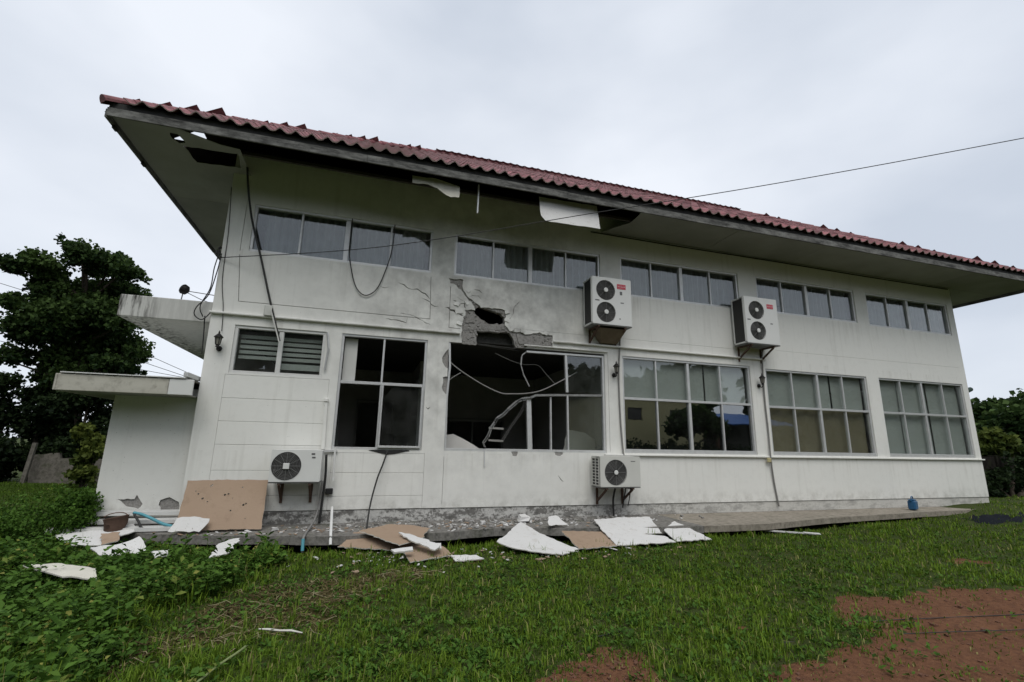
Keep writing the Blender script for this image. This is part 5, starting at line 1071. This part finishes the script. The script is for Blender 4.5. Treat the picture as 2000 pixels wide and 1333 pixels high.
def weeds():
    N = 5200; X = rng.uniform(-3.4, 1.4, N * 3); Y = rng.uniform(-5.2, .35, N * 3); ok = inpoly(X + .08 * wob(X, Y, 6), Y, WEEDZ) & ~((Y > -.25) & (X > -1.6)); X, Y = X[ok][:N], Y[ok][:N]; n = len(X)
    near = np.hypot(X - CAM.x, Y - CAM.y)
    top = .10 + .12 * np.clip(.5 + wob(X, Y, 1.4, 2.0), 0, 1.3) + .16 * np.clip((-.2 - X) / 1.2, 0, 1) * np.clip((-1.2 - Y) / 1.5, 0, 1)
    top = np.where((X > -.2) & (Y > -2.6), top * .75, top)
    # keep the fallen boards readable
    for bx, by, br in ((-1.15, -.52, .55), (-.55, -1.15, .34), (-.42, -2.42, .09), (.62, -1.5, .2)): top = np.where(np.hypot(X - bx, Y - by) < br, top * .22, top)
    for bx, by, br in ((-.95, -.72, .5), (-.4, -1.6, .4), (-.35, -2.85, .35)): top = np.where(np.hypot(X - bx, Y - by) < br, np.minimum(top, .13), top)
    kk = 13; base = np.repeat(np.stack([X, Y, gz(X, Y)], 1), kk, 0); f = np.tile(np.linspace(.25, 1, kk), n) * rng.uniform(.85, 1.1, n * kk); tp = np.repeat(top * rng.uniform(.6, 1.25, n), kk)
    la = np.repeat(rng.uniform(0, 6.28, n), kk); ll = np.repeat(rng.uniform(0, .5, n), kk); az = rng.uniform(0, 6.28, n * kk); el = rng.uniform(-.25, .65, n * kk)
    P = base + np.stack([np.cos(la) * ll * tp * f, np.sin(la) * ll * tp * f, tp * f], 1); Dv = np.stack([np.cos(az) * np.cos(el), np.sin(az) * np.cos(el), np.sin(el)], 1); P += Dv * .02
    plant = rng.normal(0, 1, n); sz = rng.uniform(.024, .052, n * kk) * np.repeat(np.exp(.35 * plant), kk); tint = np.clip(rng.normal(.45, .15, n * kk) + .3 * (f - .6) + .16 * np.repeat(rng.normal(0, 1, n), kk), 0, .8); y_ = rng.random(n * kk) < .035; tint[y_] = .93
    Lv = leaves(P, Dv, sz, tint, .36, np.tile([[0, 0, 1.0]], (n * kk, 1)) + .45 * rng.normal(size=(n * kk, 3)))
    az2 = rng.uniform(0, 6.28, n); b = np.stack([X, Y, gz(X, Y)], 1); Sv = blades(b, top, np.full(n, .003), np.clip(rng.uniform(0, .5, n), 0, .9), rng.uniform(.2, .7, n))
    n2 = 620; X2 = rng.uniform(-2.6, 1.2, n2 * 4); Y2 = rng.uniform(-5.2, -.9, n2 * 4); ok = inpoly(X2, Y2, WEEDZ) & (wob(X2, Y2, 2.0, 6.0) > -.15)
    for bx, by, br in ((-1.1, -.55, .62), (-.55, -1.2, .5), (-.42, -2.55, .4), (.62, -1.6, .4)): ok &= np.hypot(X2 - bx, Y2 - by) > br
    X2, Y2 = X2[ok][:n2], Y2[ok][:n2]; n2 = len(X2); k2 = 8; hh = np.repeat(rng.uniform(.10, .30, n2), k2); b2 = np.repeat(np.stack([X2, Y2, gz(X2, Y2)], 1), k2, 0); az = rng.uniform(0, 6.28, n2 * k2); el = rng.uniform(-.1, .9, n2 * k2)
    D2 = np.stack([np.cos(az) * np.cos(el), np.sin(az) * np.cos(el), np.sin(el)], 1); P2 = b2 + np.stack([0 * az, 0 * az, hh * np.tile(np.linspace(.3, 1, k2), n2)], 1)
    L2 = leaves(P2, D2, rng.uniform(.05, .11, n2 * k2), np.clip(np.repeat(rng.normal(.5, .2, n2), k2) + rng.normal(0, .08, n2 * k2), 0, .85), .26, np.tile([[0, 0, 1.0]], (n2 * k2, 1)) + .35 * rng.normal(size=(n2 * k2, 3)))
    S2 = blades(b2[::k2], hh[::k2], np.full(n2, .004), rng.uniform(0, .3, n2), rng.uniform(.4, .8, n2))
    v, t, k = merge([Lv, Sv, L2, S2]); kind(fastmesh('leafy_weeds', v, t, k, 'weed'), 'stuff')
weeds()
m = MB()
for i in range(900):
    p = random.choice(SOIL[:2]); xs_ = [q[0] for q in p]; ys_ = [q[1] for q in p]; x = random.uniform(min(xs_), min(10, max(xs_))); y = random.uniform(max(-6.6, min(ys_)), max(ys_))
    if inside((x, y), p): chunk(x, y, float(gz(np.array(x), np.array(y))) - .004, abs(random.gauss(.005, .006)) + .003, 900 + i, '', m)
kind(m.build('soil_clods', 'clod'), 'stuff')
tree('dark_shrub', 'dark shrub growing against the foot of the dark boundary wall', 2.5, [(22.4, .1, .4), (23.2, .3, .5), (24.0, .1, .5), (21.8, -.1, .3), (24.8, .4, .6), (23.6, .75, .35)], [(23, 2.5, -.5), (23, 2.5, -.1), (23.1, 2.5, .3)], 2600, .12, 'tree_leaf_dark', .2, 'shrub', TG)
def bush():
    E_ = empty('low_bush', (-1.45, -.05, -.38)); tag(E_, 'low dark green bush at the corner of the lean-to', 'bush'); inv = Matrix.Translation((1.45, .05, .38))
    parts = []; m = MB()
    for x, y, z, r in ((-1.42, -.12, .02, .2), (-1.55, .0, .12, .18), (-1.75, -.05, -.05, .28), (-1.95, -.2, -.15, .28), (-1.45, -.2, -.18, .2), (-1.65, .1, .05, .2), (-2.2, -.4, -.2, .26), (-1.6, -.3, -.2, .24), (-1.5, -.06, .22, .17), (-1.8, .02, .17, .24), (-1.5, -.3, -.02, .2), (-2.1, -.15, .0, .3), (-2.0, -.5, -.12, .3), (-2.5, -.6, -.15, .3)):
        k = 620; q = unit(rng.normal(size=(k, 3))) * (rng.random((k, 1)) ** .4) * r; tw = rng.integers(0, 40, k); q = q[:40][tw] * .95 + rng.normal(size=(k, 3)) * r * .16
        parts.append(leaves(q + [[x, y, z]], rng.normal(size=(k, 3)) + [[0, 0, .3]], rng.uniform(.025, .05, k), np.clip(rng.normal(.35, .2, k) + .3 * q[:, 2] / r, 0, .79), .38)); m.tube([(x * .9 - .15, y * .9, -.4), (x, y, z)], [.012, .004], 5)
    o = m.build('stem', 'bark', E_); o.matrix_parent_inverse = inv; v, t, k = merge(parts); o = fastmesh('foliage', v, t, k, 'weed', E_); o.matrix_parent_inverse = inv
bush()
def dry_stems():
    m = MB()
    for i in range(340):
        for _ in range(20):
            x = random.uniform(.3, 3.2); y = random.uniform(-4.6, -2.2)
            if inside((x, y), BARE): break
        a = random.uniform(0, 6.28); L_ = random.uniform(.08, .34); z = float(gz(np.array(x), np.array(y))); P = []
        for k in range(5):
            P.append((x + L_ * k / 4 * math.cos(a), y + L_ * k / 4 * math.sin(a), z + .008 + .05 * math.sin(math.pi * k / 4) * random.random())); a += random.uniform(-.45, .45)
        m.tube(P, random.uniform(.0015, .0042), 4)
    v = np.array(m.v); f = [t for q in m.f for t in ([(q[0], q[1], q[2]), (q[0], q[2], q[3])] if len(q) == 4 else [])]
    tin = np.repeat(rng.uniform(.1, 1, 340), 20)
    kind(fastmesh('dry_stems', v, np.array(f), tin, 'dry'), 'stuff')
    n = 2600; X = rng.uniform(.3, 3.2, n); Y = rng.uniform(-4.6, -2.2, n); ok = inpoly(X, Y, BARE); X, Y = X[ok], Y[ok]; n = len(X); az = rng.uniform(0, 6.28, n); el = rng.uniform(-.1, .5, n)
    v, t, k = leaves(np.stack([X, Y, gz(X, Y) + .012], 1), np.stack([np.cos(az) * np.cos(el), np.sin(az) * np.cos(el), np.sin(el)], 1), rng.uniform(.012, .05, n) * np.exp(.3 * rng.normal(size=n)), np.clip(rng.normal(.4, .33, n), 0, 1), .25, np.tile([[0, 0, 1.0]], (n, 1)) + .4 * rng.normal(size=(n, 3)))
    kind(fastmesh('dead_leaves', v, t, k, 'dry'), 'stuff')
dry_stems()
def tall_tufts():
    X, Y, r = scatter(1500, 2.9, 14); k = 9; ok = ~inpoly(X, Y, APR) & (Y < -.95) & (soilmask(X, Y) < .9) & (wob(X, Y, 1.6, 12.0) > -.1); X, Y, r = X[ok], Y[ok], r[ok]; n = len(X) * k
    r = np.repeat(r, k); X = np.repeat(X, k) + rng.normal(0, .018, n); Y = np.repeat(Y, k) + rng.normal(0, .018, n)
    v, t, kk = blades(np.stack([X, Y, gz(X, Y)], 1), rng.uniform(.07, .17, n), rng.uniform(.0018, .003, n) * (1 + r / 9), np.clip(np.abs(rng.normal(.55, .25, n)), .1, .95), np.clip(rng.normal(.62, .2, n), 0, 1))
    kind(fastmesh('tall_grass', v, t, kk, 'grass'), 'stuff')
tall_tufts()
for mt, nm, sd_ in (('gypsum_white', 'board_crumbs', 1), ('paper_brown', 'paper_scraps', 2)):
    m = MB(); rd = random.Random(sd_)
    for cx, cy, sx_, sy_, nn in ((2.7, -1.6, .55, .4, 70), (5.2, -1.75, .9, .3, 80), (-.8, -.9, .5, .35, 40), (3.9, -.7, 1.3, .3, 90), (.3, -.8, .5, .3, 25), (1.6, -.5, .7, .2, 30)):
        for _ in range(nn):
            x = rd.gauss(cx, sx_); y = min(rd.gauss(cy, sy_), -.15); q = abs(rd.gauss(.012, .014)) + .006; onap = inside((x, y), APR); z = -.198 if onap else float(gz(np.array(x), np.array(y))) + .012
            a0 = rd.uniform(0, 6); nvt = rd.choice((4, 5)); ps = [(x + q * rd.uniform(.5, 1.4) * math.cos(a0 + 6.28 * k / nvt), y + q * rd.uniform(.5, 1.4) * math.sin(a0 + 6.28 * k / nvt)) for k in range(nvt)]; tl = rd.uniform(-.4, .4)
            m.add([(a, b, z + tl * (a - x) + .1 * q) for a, b in ps] + [(a, b, z + .007 + tl * (a - x) + .1 * q) for a, b in ps], [tuple(range(nvt))[::-1], tuple(range(nvt, 2 * nvt))] + [(k, (k + 1) % nvt, nvt + (k + 1) % nvt, nvt + k) for k in range(nvt)])
    kind(m.build(nm, mt), 'stuff')
ST = empty('fallen_stalk', (1.36, -4.74, -.36)); tag(ST, 'pale green leafy stalk lying in the grass at the bottom of the picture', 'plant')
m = MB(); m.tube(spline([(-.13, -.20, .0), (-.03, -.08, .05), (.02, .06, .06), (.09, .2, .07), (.12, .34, .06)], 5), .007, 6); m.build('stem', 'stalk_green', ST)
n = 34; f_ = rng.random(n); P_ = np.stack([-.13 + .25 * f_, -.2 + .54 * f_, .05 + .02 * rng.random(n)], 1); az_ = rng.uniform(0, 6.28, n)
v, t, k = leaves(P_, np.stack([np.cos(az_), np.sin(az_), .3 * rng.random(n)], 1), rng.uniform(.04, .085, n), rng.uniform(.5, 1, n), .3, np.tile([[0, 0, 1.0]], (n, 1)) + .4 * rng.normal(size=(n, 3))); kind(fastmesh('foliage', v, t, k, 'weed', ST), 'stuff')

# ------------------------------------------------------------------ what the dark panes mirror: the other side of the yard
H = empty('yellow_house', (20, -19, -.4)); tag(H, 'pale yellow house across the yard, mirrored in the dark window panes', 'house')
m = MB(); m.plate(rect(-4, 4.2, 0, 4.7), [rect(-1.6, -.5, 3.2, 4.0), rect(1.6, 2.9, 3.2, 4.0)], .2, ((0, 0, 0), (1, 0, 0), (0, 0, 1), (0, 1, 0))); m.box(-4, 4.2, -6, -.205, 0, 4.7); m.build('wall', 'house_yellow', H)
for a in (-1.6, 1.6):
    m = MB(); m.box(a + .02, a + (1.08 if a < 0 else 1.28), -.12, -.08, 3.22, 3.98); m.build('window', 'room_dark', H)
m = MB(); m.cbox(-4.15, 4.35, -6.1, .2, 4.702, 4.85, .02); m.build('roof', 'old_wall', H)
K = empty('blue_roofed_shed', (27.5, -18.5, -.4)); tag(K, 'blue roofed open shed across the yard, mirrored in the dark window panes', 'shed')
m = MB(); m.add([(-3, .5, 3.1), (4, .5, 3.1), (4, -4, 4.1), (-3, -4, 4.1), (-3, .5, 3.16), (4, .5, 3.16), (4, -4, 4.16), (-3, -4, 4.16)], [(3, 2, 1, 0), (4, 5, 6, 7), (0, 1, 5, 4), (1, 2, 6, 5), (2, 3, 7, 6), (3, 0, 4, 7)]); m.build('roof', 'roof_blue', K)
for x in (-2.8, .5, 3.8):
    for y in (.3, -3.8):
        m = MB(); m.box(x - .06, x + .06, y - .06, y + .06, 0, 3.1 - .22 * (y - .5) - .02); m.build('post', 'rust', K)
m = MB(); m.box(-2.9, 3.9, -3.98, -3.9, 0, 3.9); m.build('back_panel', 'room_dark', K)
tree('garden_tree', 'spreading tree across the yard, mirrored in the dark window panes', -16, [(20.5, 2.6, .9), (21.6, 2.8, .8), (19.7, 2.3, .7), (22.3, 2.3, .7), (21, 3.1, .6)], [(21, -16, -.4), (21, -16, 1), (21, -16, 2.2)], 4000, .25, 'tree_leaf', .5)
tree('garden_hedge', 'dark hedge across the yard, mirrored in the dark window panes', -15, [(15 + i * 1.2, .6 + .12 * (i % 2), .8) for i in range(13)], [(22, -15, -.4), (22, -15, .1), (22, -15, .5)], 12000, .16, 'tree_leaf_dark', .3, 'hedge', limbs=False)
NTR = 34  # unseen belt inferred from dark panes; raised and widened to block low sky light
for i in range(NTR):
    t = R(186 + 168 * i / (NTR - 1)); rad = random.uniform(33, 37); x = 9 + rad * 1.15 * math.cos(t); y = 1 + rad * math.sin(t); h = random.uniform(9.5, 12.5) if i < 17 else random.uniform(7.5, 9)
    if 12 < x < 34 and y < -14: y -= 6
    tree('yard_tree', 'dark unseen tree in the belt across the yard, blocking low sky and mirrored in ground floor glass', y, [(x + random.uniform(-2.2, 2.2), h * f + random.uniform(-.5, .5), random.uniform(1.7, 2.5)) for f in (.14, .2, .3, .4, .5, .62, .72, .85, .92)], [(x, y, -.5), (x, y, h * .4), (x, y, h * .8)], 4200, .95, 'tree_leaf_dark', 1.2, 'tree', 'trees in a belt across the yard')
